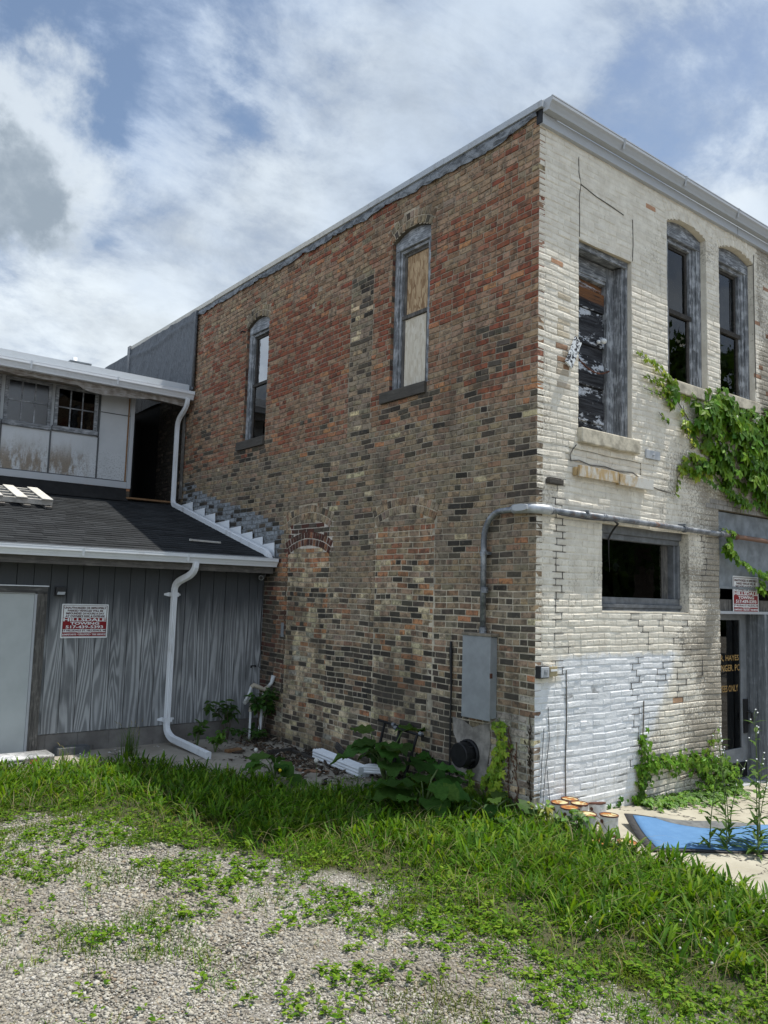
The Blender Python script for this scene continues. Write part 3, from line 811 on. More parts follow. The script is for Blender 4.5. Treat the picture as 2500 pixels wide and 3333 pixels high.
# ------------------------------------------------------------------ openings
def side_window(a, b, z0, A, kind):
    w = thing('window', None, None, (0, 0, 0)); w.parent = BLD
    DD = -.05
    zh = A.zs-.09
    f = MB()                                        # frame: stepped casings and arched head
    for u, s in ((a, 1), (b, -1)):
        f.box((.105+DD, u, z0), (.20+DD, u+s*.085, A.zs+.02)); f.box((.125+DD, u+s*.085, z0), (.20+DD, u+s*.12, zh))
    f.build('frame', MAT['frame'], w, bevel=.004)
    h = MB(); arc = [(A.uc+A.R*math.sin(t), A.cz+A.R*math.cos(t)-.003) for t in np.linspace(-A.th, A.th, 12)]
    h.prism([(a+.0, A.zs-.02)] + arc + [(b, A.zs-.02)], LT, .112+DD, .19+DD)
    h.box((.095+DD, a+.02, zh-.02), (.20+DD, b-.02, A.zs-.018)); h.box((.13+DD, a+.06, zh-.06), (.2+DD, b-.06, zh-.022))
    h.build('frame_head', MAT['frame_y'], w, bevel=.004)
    s = MB(); zm = (z0+zh)/2+.02
    for u, d in ((a+.12, 1), (b-.12, -1)): s.box((.15+DD, u, z0+.01), (.175+DD, u+d*.045, zm)); s.box((.165+DD, u, zm), (.19+DD, u+d*.04, zh-.06))
    s.box((.135+DD, a+.10, zm-.025), (.18+DD, b-.10, zm+.025)); s.box((.165+DD, a+.16, zh-.10), (.19+DD, b-.16, zh-.06)); s.box((.15+DD, a+.165, z0+.008), (.176+DD, b-.165, z0+.06))
    s.build('sash', MAT['darkwood'] if kind == 'glass' else MAT['trimwood'], w, bevel=.003)
    if kind == 'board':
        MB().box((.182+DD, a+.155, zm+.02), (.194+DD, b-.155, zh-.1)).build('upper_board', MAT['osb'], w)
        MB().box((.160+DD, a+.165, z0+.05), (.172+DD, b-.165, zm-.03)).build('lower_board', MAT['osb_w'], w)
    else:
        MB().box((.182+DD, a+.155, zm+.02), (.186+DD, b-.155, zh-.1)).build('upper_pane', MAT['glass_sky'], w)
        MB().box((.160+DD, a+.165, z0+.05), (.164+DD, b-.165, zm-.03)).build('lower_pane', MAT['glass_dk'], w)
    st = MB().box((-.035, a-.0 if kind == 'glass' else a+.02, z0-.135), (.20+DD, b+.15, z0+.004))
    st.build('window_sill', MAT['sillwood'], w, bevel=.008)
    return w
w = side_window(1.685, 2.42, 4.61, AW1, 'board'); w['label'] = 'window boarded up with strand board'
side_window(5.50, 6.22, 4.485, AW2, 'glass')
def front_window(a, b, z0, A):
    w = thing('window', None, None); w.parent = BLD
    DD = -.032
    f = MB(); zh = A.zs-.13
    for u, s in ((a, 1), (b, -1)):
        f.box((u, .115+DD, z0), (u+s*.10, .24+DD, A.zs)); f.box((u+s*.10, .135+DD, z0), (u+s*.16, .24+DD, zh)); f.box((u+s*.16, .15+DD, z0), (u+s*.20, .24+DD, zh-.05))
        f.box((u+s*.12, .125+DD, z0+.52), (u+s*.165, .136+DD, z0+.95))
    f.build('frame', MAT['frame'], w, bevel=.004)
    h = MB(); arc = [(A.uc+A.R*math.sin(t), A.cz+A.R*math.cos(t)-.003) for t in np.linspace(-A.th, A.th, 12)]
    h.prism([(a, A.zs-.02)] + arc + [(b, A.zs-.02)], FT, .122+DD, .2+DD)
    h.box((a+.02, .105+DD, zh-.01), (b-.02, .23+DD, A.zs-.018)); h.box((a+.14, .145+DD, zh-.06), (b-.14, .23+DD, zh-.012))
    h.build('frame_head', MAT['frame_h'], w, bevel=.004)
    zm = z0+(zh-z0)*.5
    s = MB()
    for u, d in ((a+.20, 1), (b-.20, -1)): s.box((u, .165+DD, z0+.01), (u+d*.045, .20+DD, zm)); s.box((u, .19+DD, zm), (u+d*.04, .215+DD, zh-.05))
    s.box((a+.17, .145+DD, zm-.03), (b-.17, .21+DD, zm+.03)); s.box((a+.19, .165+DD, z0+.008), (b-.19, .2+DD, z0+.06)); s.box((a+.24, .19+DD, zh-.1), (b-.24, .215+DD, zh-.06))
    s.build('sash', MAT['darkwood'], w, bevel=.003)
    MB().box((a+.235, .205+DD, zm+.02), (b-.235, .209+DD, zh-.09)).build('upper_pane', MAT['glass'], w)
    MB().box((a+.24, .18+DD, z0+.055), (b-.24, .184+DD, zm-.03)).build('lower_pane', MAT['glass'], w)
    MB().box((a-.02, -.05, z0-.14), (b+.03, .22+DD, z0+.004)).build('window_sill', MAT['stone'], w, bevel=.01)
front_window(2.325, 3.205, 4.745, WA); front_window(3.51, 4.405, 4.80, WB)
# low display window
w = thing('window', None, None); w.parent = BLD
f = MB(); a, b, z0, z1 = 1.063, 2.735, 1.997, 2.935
f.box((a, .12, z0+.0), (b, .24, z0+.035)); f.box((a, .10, z0+.036), (b, .24, z0+.075)); f.box((a, .13, z0+.076), (b, .24, z0+.15))
f.box((a, .10, z1-.09), (b, .24, z1)); f.box((a, .13, z1-.15), (b, .24, z1-.091))
f.box((a, .12, z0+.151), (a+.05, .24, z1-.151)); f.box((b-.05, .12, z0+.151), (b, .24, z1-.151)); f.box((b-.09, .15, z0+.151), (b-.051, .24, z1-.151))
f.build('frame', plain('dull_aluminium_frame', (.17, .18, .19), .5, .3, .25, 10), w, bevel=.003)
MB().box((b-.27, .23, z0+.152), (b-.091, .27, z1-.152)).build('side_stile', MAT['trimwood'], w)
MB().box((a+.05, .20, z0+.151), (b-.27, .204, z1-.151)).build('pane', MAT['glass_dk'], w)
# upper doorway with its chain
dr = thing('upper_door', None, None); dr.parent = BLD
f = MB(); a, b, z0, z1 = .655, 1.605, 3.905, 5.99
for u, s in ((a, 1), (b, -1)): f.box((u, .06, z0), (u+s*.03, .30, z1-.03)); f.box((u+s*.03, .09, z0), (u+s*.07, .30, z1-.06)); f.box((u+s*.07, .20, z0), (u+s*.20, .30, z1-.07))
f.build('frame', MAT['frame'], dr, bevel=.004)
f = MB(); f.box((a, .055, z1-.075), (b, .09, z1-.002)); f.box((a+.03, .0901, z1-.045), (b-.03, .30, z1-.03)); f.box((a+.0701, .205, z1-.24), (b-.0701, .30, z1-.071)); f.box((a+.2, .215, z1-.28), (b-.2, .3, z1-.241))
f.build('frame_head', MAT['frame_h'], dr, bevel=.004)
random.seed(9); f = MB(); z = z0+.01; i = 0
hs = [.16, .26, .15, .30, .17, .27, .15, .23]
for h in hs:
    zz = min(z+h, z1-.285); dpt = .235 if i % 2 else .255
    f.box((a+.2, dpt, z+.004), (b-.2, .30, zz-.004)); z = zz; i += 1
f.box((a+.2, .27, z0), (b-.2, .31, z1-.28))
def m_peel():
    n = N('peeling_painted_door'); p = n.pos; s = n.sep(p)
    q = n.map(p, (.5, 8, 8)); g = n.noise(q, 5, 6, .7)
    c = n.mix(n.rng(g, .35, .7), (.012, .012, .014), (.06, .063, .07))
    pm = n.noise(n.map(p, (1, 1, 2.6)), 5.5, 8, .78)
    band = n.math('SINE', n.math('MULTIPLY', s[2], 20.3))
    c = n.mix(n.rng(n.math('ADD', pm, n.math('MULTIPLY', band, .07)), .575, .60), c, (.50, .53, .57))
    c = n.mix(n.math('MULTIPLY', n.rng(s[2], 5.45, 5.5), n.rng(g, .3, .55)), c, (.17, .075, .03))
    n.bump(n.math('ADD', g, pm), .6, .008)
    return n.done(c, .8, 0, .25)
f.build('door_leaf', m_peel(), dr, bevel=.004)
kb = MB(); kb.lathe([(0, -.07), (.022, -.065), (.033, -.045), (.03, -.02), (.014, -.012), (.012, .02)], (1.30, .20, 5.02), 14, 'y'); kb.lathe([(0, -.035), (.018, -.03), (.024, -.012), (.016, .0)], (1.25, .21, 5.01), 12, 'y')
kb.build('door_knob', MAT['white'], dr, True)
ch = MB(); P = [(a+.01, .12, 4.80)] + [(a+.03+.68*t, .14, 4.80-.30*math.sin(t*PI*.62)*1.0+.16*t) for t in np.linspace(.05, 1, 16)]
for i in range(len(P)-1): ch.tube([P[i], P[i+1]], [.011 if i % 2 else .007]*2, 6)
ch.build('chain', MAT['rust'], dr)
MB().tube([P[-1], (P[-1][0]+.03, .185, P[-1][2]+.03), (P[-1][0]+.03, .2, P[-1][2]+.05)], .008, 8).build('chain_hook', MAT['alu_grey'], dr)
sl = MB(); zt = 3.905
sl.prism([(.64, 3.905), (1.66, 3.905), (1.67, 3.745), (1.5, 3.752), (1.3, 3.738), (1.05, 3.75), (.9, 3.74), (.64, 3.748)], FT, -.065, .2)
sl.build('door_sill', MAT['stone'], dr, bevel=.012)

# ground floor entrance
en = thing('entrance', None, None); en.parent = BLD
f = MB().box((3.42, .045, 2.335), (5.3, .07, 3.268)); f.box((3.42, .03, 2.30), (5.3, .075, 2.334)); f.build('fascia_board', MAT['greypaint'], en)
f = MB().box((3.42, .06, 2.02), (5.3, .1, 2.165)); f.build('transom_board', MAT['trimwood'], en)
MB().box((3.42, .03, 1.985), (5.3, .13, 2.019)).build('transom_rail', MAT['alu_grey'], en)
MB().box((3.42, .16, 2.165), (5.3, .17, 2.30)).build('transom_pane', MAT['glass_dk'], en)
jb = MB().box((4.56, .02, -.3), (4.62, .30, 1.984)); jb.box((4.545, .20, -.3), (4.559, .23, 1.984)); jb.box((4.548, .10, -.3), (4.559, .12, 1.984)); jb.box((4.62, .0, -.3), (5.3, .08, 1.984))
jb.build('jamb_panel', m_oldwood('grey_painted_jamb', (.10, .11, .12), (.30, .32, .34), (.52, .72)), en)
dl = thing('door', None, None); dl.parent = en
f = MB(); yd = .27
f.box((4.40, yd, -.16), (4.545, yd+.05, 1.98)); f.box((3.46, yd, -.16), (3.60, yd+.05, 1.98)); f.box((3.6001, yd, -.16), (4.3999, yd+.05, .235)); f.box((3.6001, yd, 1.9), (4.3999, yd+.05, 1.98))
f.build('door_frame', plain('dull_grey_door_frame', (.22, .235, .25), .5, .2, .15, 8), dl, bevel=.003)
MB().box((3.6, yd+.02, .235), (4.4, yd+.026, 1.9)).build('pane', MAT['glass_dk'], dl)
MB().box((3.52, yd-.012, -.14), (4.50, yd-.001, .055)).build('kick_plate', MAT['black'], dl)
hd = MB().box((4.43, yd-.018, .42), (4.535, yd-.001, .86)); hd.tube([(4.515, yd-.02, .70), (4.53, yd-.07, .68), (4.535, yd-.075, .58), (4.52, yd-.03, .54)], .014, 8)
hd.build('door_handle', MAT['blackp'], dl)
MB().box((3.42, .05, -.24), (4.56, .34, -.165)).build('threshold', MAT['alu_grey'], en)

# lettering helper -------------------------------------------------
def lettering(txt, cx, cz, w, h, mat, parent, fn, name='lettering', bold=.02, rot=0, depth=.0012):
    c = bpy.data.curves.new('text', 'FONT'); c.body = txt; c.align_x = 'CENTER'; c.align_y = 'CENTER'; c.offset = bold; c.extrude = .0; c.resolution_u = 2
    o = bpy.data.objects.new('text', c); COL.objects.link(o); bpy.context.view_layer.update()
    me = bpy.data.meshes.new_from_object(o.evaluated_get(bpy.context.evaluated_depsgraph_get())); bpy.data.objects.remove(o)
    v = np.array([q.co[:] for q in me.vertices]); lo, hi = v.min(0), v.max(0); mid = (lo+hi)/2
    sx, sy = w/(hi[0]-lo[0]), h/(hi[1]-lo[1]); cs, sn = math.cos(rot), math.sin(rot)
    off = world_of(parent)
    for q in me.vertices:
        a, b = (q.co[0]-mid[0])*sx, (q.co[1]-mid[1])*sy
        p = fn(cx+a*cs-b*sn, cz+a*sn+b*cs); q.co = (p[0]-off[0], p[1]-off[1], p[2]-off[2])
    me.materials.clear(); me.materials.append(mat); me.name = name
    o = bpy.data.objects.new(name, me); COL.objects.link(o); o.parent = parent
    return o
GF = lambda x, z: (x, yd+.018, z)
lettering('R, HAYES', 4.15, 1.40, .46, .085, MAT['gold'], dl, GF, bold=.01); lettering('NGER. PC', 4.17, 1.275, .46, .085, MAT['gold'], dl, GF, bold=.01); lettering('EMPLOYEES ONLY', 3.99, 1.01, .72, .085, MAT['gold'], dl, GF, bold=.01)

# ------------------------------------------------------------------ roof edge, gutter, felt
g = MB()
prof = [(0, 0), (0, .15), (.02, .15), (.135, .15), (.15, .135), (.15, .10), (.125, .075), (.10, .03), (.09, 0)]     # K-style gutter (out, up)
def kgutter(name, p, q, out, mat, parent, z, sc=1.0, lip=True):
    m = MB(); p, q = Vector(p), Vector(q); out = Vector(out)
    def ring_at(c): return [c + out*a*sc + Vector((0, 0, b*sc)) for a, b in prof]
    n = len(prof); A = ring_at(p); B = ring_at(q)
    m.add(A+B, [(i, (i+1) % n, n+(i+1) % n, n+i) for i in range(n) if i not in (1, 2)] + [tuple(range(n)), tuple(range(2*n-1, n-1, -1))])
    # rolled lip and back strip
    for c0, c1, w, h in ((out*.142*sc, out*.142*sc, .016, .012), (out*.006, out*.006, .012, .008)): m.bar(p+c0+Vector((0, 0, .15*sc)), q+c1+Vector((0, 0, .15*sc)), w, h)
    L = (q-p).length; k = max(1, int(L/1.2))
    for i in range(1, k):
        c = p+(q-p)*i/k + out*.128*sc+Vector((0, 0, .07*sc)); d = (q-p).normalized()
        m.bar(c-d*.006-Vector((0, 0, .05*sc)), c-d*.006+Vector((0, 0, .085*sc))+out*.03*sc, .03, .006, out)
    return m.build(name, mat, parent)
kgutter('front_gutter', (.0, -.045, 7.131), (6.2, -.045, 7.131), (0, -1, 0), MAT['alu_grey'], BLD, 0, .85)
MB().box((-.0, -.043, 7.012), (6.2, .02, 7.130)).build('fascia', MAT['alu_grey'], BLD, bevel=.003)
MB().box((3.91, -.0455, 7.016), (3.915, -.044, 7.126)).build('fascia_seam', MAT['blackp'], BLD)
MB().box((-.012, -.045, 7.02), (-.001, .03, 7.17)).build('corner_bracket', MAT['black'], BLD)
cpm = MB()
y = -.07; random.seed(3)
while y < 11.4:
    q = min(y+1.5, 11.42); dz = random.uniform(-.006, .006)
    cpm.box((-.045, y+.004, 7.172+dz), (.28, q, 7.246+dz)); y = q
def m_cope():
    n = N('coping_metal'); p = n.pos; s = n.sep(p)
    c = n.mix(n.rng(s[1], 2.0, 4.5), (.40, .43, .46), (.56, .53, .46))
    c = n.mix(n.rng(n.noise(p, 9, 5, .7), .5, .7, 0, .5), c, (.25, .24, .22))
    n.bump(n.noise(p, 12, 4), .3, .01)
    return n.done(c, .55, 0, .4)
cpm.build('coping', m_cope(), BLD, bevel=.004)
fl = MB(); n = 150; vs = []
for i in range(n+1):
    y = .02+8.06*i/n; lo = 7.045+.012*min(y, 3)+.07*float(fbm(y, 0, 2.2, 3))-.05+.05*float(vnoise(y, 3, 9, 1))-.02
    if y < .8: lo += (.8-y)*.10
    b = .02+.03*float(vnoise(y, 5, 3, 2))
    vs += [(-.022, y, 7.174), (-.018-b*.5, y, (7.174+lo)/2+.005), (-.012-b*(1 if random.random() < .2 else .3), y, lo)]
fl.add(vs, [(3*i, 3*i+1, 3*i+4, 3*i+3) for i in range(n)] + [(3*i+1, 3*i+2, 3*i+5, 3*i+4) for i in range(n)])
fl.build('torn_flashing', MAT['flash'], BLD, True)
# felt covered parapet at the far end
tf = MB(); ny, nz = 60, 34; vs = []
for i in range(ny+1):
    for j in range(nz+1):
        y = 8.075+3.36*i/ny; z0 = 5.70+.0*y; z1 = 7.173; z = z0+(z1-z0)*j/nz
        wr = .045*float(fbm(y*1.0+z*.25, z*.45, 2.6, 8))+.02*float(vnoise(y*2.2+z*.9, z*.6, 3.4, 6))+(.03*max(0, 1-abs(z-6.98+.05*math.sin(y*2))/.06))
        vs.append((-.02-wr, y, z))
tf.add(vs, [(i*(nz+1)+j, (i+1)*(nz+1)+j, (i+1)*(nz+1)+j+1, i*(nz+1)+j+1) for i in range(ny) for j in range(nz)])
tf.bar((-.062, 8.085, 5.74), (-.062, 8.085, 7.168), .05, .02, (0, 1, 0)); tf.box((-.07, 11.36, 5.7), (0, 11.5, 7.26))
tf.build('felt_cladding', MAT['tar'], BLD, True)
ff = MB(); ny, nz = 30, 12; vs = []
for i in range(ny+1):
    for j in range(nz+1):
        y = 11.5+4.5*i/ny; z = 5.9+1.24*j/nz + .0; vs.append((.02-.05*float(fbm(y, z*.5, 2.6, 9)), y, z))
ff.add(vs, [(i*(nz+1)+j, (i+1)*(nz+1)+j, (i+1)*(nz+1)+j+1, i*(nz+1)+j+1) for i in range(ny) for j in range(nz)]); ff.box((.03, 11.5, 0), (.3, 16, 7.12))
ff.build('far_felt_cladding', MAT['tar'], BLD)
# body behind the facings, roof and dim rooms
bd = MB(); bd.box((.22, .25, 7.0), (6.2, 16, 7.12)); bd.box((.02, 9.6, 0), (.2, 16, 7.15)); bd.box((.10, 5.6, -.2), (.2, 9.7, 2.6)); bd.box((6.0, .2, -.4), (6.2, 16, 7.1)); bd.box((.1, 15.8, -.2), (6.2, 16, 7.1))
bd.box((.25, .35, 3.55), (6.0, 15.8, 3.68)); bd.box((.25, 3.0, 3.69), (6, 3.1, 7.0)); bd.box((.25, 2.2, -.2), (6, 2.3, 3.5)); bd.box((1.2, 3.2, 3.69), (1.3, 15.7, 7.0)); bd.box((.03, .02, 7.0), (.5, 16, 7.17)); bd.box((0.2, .06, 7.0), (6.2, .3, 7.16))
bd.build('roof_and_rooms', MAT['dark'], BLD)
# ================================================================== wood sided shed
SH = thing('shed', 'low shed with grey grooved plywood siding, dark shingle roof and white gutter', 'shed')
random.seed(14)
sd = MB(); gx = [.02, -.098, -.236, -.435, -.626, -.817, -1.027, -1.239, -1.438, -1.638, -1.832, -2.038, -2.254, -2.461, -2.663, -2.86, -3.063, -3.27, -3.47, -3.67, -3.87, -4.07]
while gx[-1] > -7: gx.append(gx[-1]-.203)
for b, a in zip(gx[:-1], gx[1:]):
    zb = .25+.006*random.random()
    if a < -3.22: zb = 2.09
    sd.box((a+.0045, 5.312, zb), (b-.0045, 5.335, 2.62), (random.random(), random.random(), .5))
sd.box((-7, 5.3355, .2), (.0, 5.36, 2.62), (.5, .5, .5))
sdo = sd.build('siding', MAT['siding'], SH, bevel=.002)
bk = MB(); random.seed(8); y0 = 5.325
for r, z in enumerate((-.12, .058)):
    x = .0-(.2 if r else 0)
    while x > -7:
        bk.box((max(x-.392, -7), y0, z), (min(x, .0), y0+.15, z+.185)); x -= .40
bk.box((-7, y0+.008, -.13), (0, y0+.12, .247))
bk.build('block_foundation', MAT['block'], SH, bevel=.006)
# roof deck and shingles
RZ = lambda y: 2.60+.281*(y-4.95)
rf = MB(); rf.add([(-7, 4.93, RZ(4.93)-.03), (-.02, 4.93, RZ(4.93)-.03), (-.02, 8.62, RZ(8.62)-.03), (-7, 8.62, RZ(8.62)-.03), (-7, 4.93, RZ(4.93)-.012), (-.02, 4.93, RZ(4.93)-.012), (-.02, 8.62, RZ(8.62)-.012), (-7, 8.62, RZ(8.62)-.012)],
       [(0, 3, 2, 1), (4, 5, 6, 7), (0, 1, 5, 4), (1, 2, 6, 5), (2, 3, 7, 6), (3, 0, 4, 7)])
roof = rf.build('roof', MAT['shingle'], SH)
sg = MB(); random.seed(77); k = 0; y = 4.92
while y < 8.6:
    x = -7+random.random()*.3
    while x < -.03:
        L = random.choice((.16, .2, .3, .33, .45)); q = min(x+L, -.03); f = random.uniform(.7, 1.35)
        y1 = min(y+.16, 8.62); h = random.choice((.004, .004, .007))
        a = [(x+.002, y, RZ(y)-.010), (q-.001, y, RZ(y)-.010), (q-.001, y1, RZ(y1)-.011), (x+.002, y1, RZ(y1)-.011)]
        bt = [(p[0], p[1], p[2]+(h+.006 if i < 2 else .002)) for i, p in enumerate(a)]
        sg.add(a+bt, [(4, 5, 6, 7), (0, 1, 5, 4), (1, 2, 6, 5), (3, 0, 4, 7)], (f, f, f)); x = q
    y += .125
sg.build('shingles', MAT['shingle'], roof)
MB().box((-7, 4.965, 2.36), (-.05, 5.0, 2.565)).box((-7, 5.0, 2.395), (-.05, 5.311, 2.415)).build('eave_board', m_oldwood('dark_eave_board', (.07, .066, .062), (.20, .185, .165), (.5, .75), 'x'), SH)
kgutter('gutter', (-7, 4.963, 2.455), (-.035, 4.963, 2.455), (0, -1, 0), MAT['alu'], SH, 0, .78)
MB().box((-7, 4.90, 2.585), (-.06, 4.965, 2.592)).build('drip_edge', MAT['alu_grey'], SH)
# door at the left
dd_ = thing('door', None, None); dd_.parent = SH
MB().box((-4.2, 5.318, .03), (-3.245, 5.345, 1.985)).build('door_panel', MAT['door'], dd_)
MB().box((-3.243, 5.30, .0), (-3.215, 5.345, 2.0)).box((-4.2, 5.30, 1.988), (-3.215, 5.345, 2.008)).build('door_stop', MAT['alu_grey'], dd_)
MB().box((-3.213, 5.285, .0), (-3.098, 5.335, 1.995)).build('door_jamb', MAT['trimwood'], dd_, bevel=.004)
MB().box((-4.2, 5.283, 2.0), (-3.095, 5.335, 2.078)).build('door_head', m_oldwood('rough_grey_door_head', (.05, .05, .05), (.19, .185, .175), (.5, .75), 'x'), dd_, bevel=.004)
MB().box((-4.2, 5.27, 2.079), (-3.09, 5.335, 2.092)).build('head_flashing', MAT['alu'], dd_)
MB().box((-4.2, 5.25, -.02), (-3.1, 5.36, .028)).build('door_sill', MAT['conc'], dd_)
# front downspout
rect = [(-.034, -.026), (.034, -.026), (.034, .026), (-.034, .026)]
def spout(pts, name, parent, mat, upv, w=1.0, ribs=True):
    m = MB()
    if ribs:
        pr = []
        for s_, cnt in ((1, 0),):
            for i in range(9): pr.append((-.036+.009*i, -.027-(.004 if i % 2 else 0)))
            for i in range(7): pr.append((.036+(.004 if i % 2 else 0), -.027+.009*i))
            for i in range(9): pr.append((.036-.009*i, .027+(.004 if i % 2 else 0)))
            for i in range(7): pr.append((-.036-(.004 if i % 2 else 0), .027-.009*i))
        pr = [(a*w, b*w) for a, b in pr]
    else: pr = [(a*w, b*w) for a, b in rect]
    m.sweep(pts, pr, upv); return m.build(name, mat, parent)
def arcpts(a, b, c, n=6):
    a, b, c = Vector(a), Vector(b), Vector(c)
    return [tuple((1-t)**2*a+2*t*(1-t)*b+t*t*c) for t in np.linspace(0, 1, n)]
ds = [(-1.30, 4.90, 2.46)] + arcpts((-1.305, 4.90, 2.40), (-1.31, 4.92, 2.33), (-1.34, 5.02, 2.28)) + arcpts((-1.38, 5.12, 2.235), (-1.425, 5.25, 2.19), (-1.432, 5.255, 2.10)) + [(-1.436, 5.255, 1.2), (-1.438, 5.255, .36)]
ds += arcpts((-1.438, 5.255, .25), (-1.438, 5.245, .14), (-1.42, 5.08, .10)) + [(-1.40, 4.6, .075), (-1.39, 4.05, .05)]
dsp = spout(ds, 'downspout', SH, MAT['alu_dirty'], (1, 0, 0), 1.15)
for z in (2.02, .33):
    m = MB(); c = -1.4375; e = .052
    out = [(c-.12, 5.309), (c-e, 5.309), (c-e, 5.216), (c+e, 5.216), (c+e, 5.309), (c+.12, 5.309)]; inn = [(c-.12, 5.304), (c-e-.004, 5.304), (c-e-.004, 5.212), (c+e+.004, 5.212), (c+e+.004, 5.304), (c+.12, 5.304)]
    hz = [.012, .028, .028, .028, .028, .012]; vs = [(a, b, z+sg_*h_) for P_ in (out, inn) for (a, b), h_ in zip(P_, hz) for sg_ in (-1, 1)]
    m.add(vs, [(2*i, 2*i+2, 2*i+3, 2*i+1) for i in range(5)] + [(12+2*i+1, 12+2*i+3, 12+2*i+2, 12+2*i) for i in range(5)] + [(2*i+1, 2*i+3, 12+2*i+3, 12+2*i+1) for i in range(5)] + [(12+2*i, 12+2*i+2, 2*i+2, 2*i) for i in range(5)])
    m.build('strap', MAT['alu_dirty'], dsp)
# stepped wall flashing along the brick
fs = MB(); yy = [8.35, 7.9, 7.405, 6.994, 6.475, 6.067, 5.689, 5.364, 5.01]
for i in range(8):
    a, b = yy[i], yy[i+1]; zb = RZ(b)+.205; za = zb-.02
    fs.add([(-.018, a, RZ(a)-.01), (-.018, b, RZ(b)-.01), (-.018-.012, b, zb), (-.018-.012, a, za-.005), (-.014, a, RZ(a)-.01), (-.014, b, RZ(b)-.01), (-.024, b, zb), (-.024, a, za-.005)],
           [(0, 1, 2, 3), (7, 6, 5, 4), (0, 3, 7, 4), (3, 2, 6, 7), (2, 1, 5, 6)])
fs.build('step_flashing', m_metal_white('bare_white_flashing', (.84, .87, .90), .06), SH)

# ================================================================== upper building behind
UP = thing('upper_storey_building', 'grey sheet clad upper storey set back above the shingle roof', 'building')
YU = 8.6
pm = MB()
pm.box((-1.505, YU, 3.96), (-.98, YU+.03, 5.47))
pm.box((-2.30, YU, 3.96), (-1.53, YU+.03, 4.665)); pm.box((-3.07, YU, 3.96), (-2.325, YU+.03, 4.665)); pm.box((-3.85, YU, 3.96), (-3.095, YU+.03, 4.665)); pm.box((-7, YU, 3.96), (-3.875, YU+.03, 4.665))
pm.box((-7, YU+.03, 3.8), (-.93, YU+.05, 5.5))
pm.build('wall_panels', MAT['panel'], UP)
tm = MB()
for x in (-1.517, -2.312, -3.083, -3.862): tm.box((x-.014, YU-.008, 3.95), (x+.014, YU+.029, 4.67))
tm.box((-1.535, YU-.01, 4.67), (-1.51, YU+.029, 5.47)); tm.box((-1.50, YU-.006, 5.12), (-.98, YU+.004, 5.135)); tm.box((-7, YU-.006, 3.945), (-.98, YU+.025, 3.962))
tm.build('panel_joints', plain('dark_panel_joint', (.09, .095, .1), .8), UP)
MB().box((-1.02, YU-.012, 3.93), (-.995, YU-.001, 5.45)).build('rusty_strip', MAT['brownwood'], UP)
MB().box((-.975, YU-.02, 3.83), (-.905, YU+.4, 5.5)).box((-7, YU-.02, 3.83), (-.976, YU+.02, 3.944)).build('corner_trim', MAT['alu_grey'], UP, bevel=.004)
def shed_win(x0, x1, z0, z1, glass, mat):
    w = thing('window', None, None); w.parent = UP; f = MB()
    f.box((x0, YU-.02, z0), (x0+.055, YU+.025, z1)); f.box((x1-.055, YU-.02, z0), (x1, YU+.025, z1)); f.box((x0+.055, YU-.02, z1-.05), (x1-.055, YU+.025, z1)); f.box((x0-.02, YU-.035, z0-.05), (x1+.02, YU+.025, z0+.03))
    for i in (1, 2): f.box((x0+.055+(x1-x0-.11)*i/3-.01, YU-.008, z0+.031), (x0+.055+(x1-x0-.11)*i/3+.01, YU+.02, z1-.051))
    zc = (z0+z1)/2; xs = [x0+.055+(x1-x0-.11)*i/3 for i in range(4)]
    for i in range(3): f.box((xs[i]+.0101, YU-.008, zc-.01), (xs[i+1]-.0101, YU+.02, zc+.01))
    f.build('frame', mat, w, bevel=.003)
    MB().box((x0+.05, YU+.004, z0+.02), (x1-.05, YU+.008, z1-.04)).build('pane', glass, w)
shed_win(-2.275, -1.56, 4.74, 5.46, MAT['glass_dk'], MAT['frame_h'])
shed_win(-3.06, -2.33, 4.72, 5.47, m_glass('dirty_window_glass', (.16, .17, .17), .05, .25), MAT['frame_h'])
shed_win(-3.88, -3.12, 4.72, 5.47, MAT['glass_dk'], MAT['frame_h'])
MB().box((-7, YU+.08, 4.5), (-1.5, YU+.1, 5.5)).build('room', MAT['dark'], UP)
# eave, gutter, roof edge
so = MB(); n = 60; random.seed(4); vs = []
for i in range(n+1):
    x = -7+6.9*i/n; d = .085+.09*float(vnoise(x, 1, 5, 3)); 
    vs += [(x, 8.20, 5.50), (x, 8.19, 5.50-d*(1 if x > -2.0 else .55))]
so.add(vs, [(2*i, 2*i+1, 2*i+3, 2*i+2) for i in range(n)]); so.box((-7, 8.22, 5.485), (-.03, 8.62, 5.50))
so.build('torn_soffit', m_oldwood('flaking_soffit_board', (.13, .10, .075), (.34, .32, .29), (.45, .62), 'x'), UP)
kgutter('gutter', (-7, 8.20, 5.505), (-.02, 8.20, 5.505), (0, -1, 0), MAT['alu'], UP, 0, .95)
MB().box((-7, 8.205, 5.655), (-.07, 8.25, 5.795)).build('roof_edge', m_metal_white('roof_edge_metal', (.55, .58, .60), .2), UP)
ur = MB(); ur.add([(-7, 8.25, 5.74), (-.03, 8.25, 5.74), (-.03, 16, 7.4), (-7, 16, 7.4), (-7, 8.25, 5.68), (-.03, 8.25, 5.68), (-.03, 16, 7.3), (-7, 16, 7.3)], [(0, 1, 2, 3), (7, 6, 5, 4), (0, 4, 5, 1), (1, 5, 6, 2), (2, 6, 7, 3), (3, 7, 4, 0)])
ur.build('roof', MAT['tar'], UP)
MB().lathe([(.045, 6.30), (.045, 6.66), (.03, 6.662), (0, 6.662)], (-1.30, 11.0, 0), 14).build('vent_pipe', MAT['alu'], UP, True)
MB().box((-1.40, 10.85, 6.2), (-1.06, 11.15, 6.52)).box((-1.44, 10.82, 6.52), (-1.02, 11.18, 6.55)).build('roof_curb', MAT['greypaint'], UP)
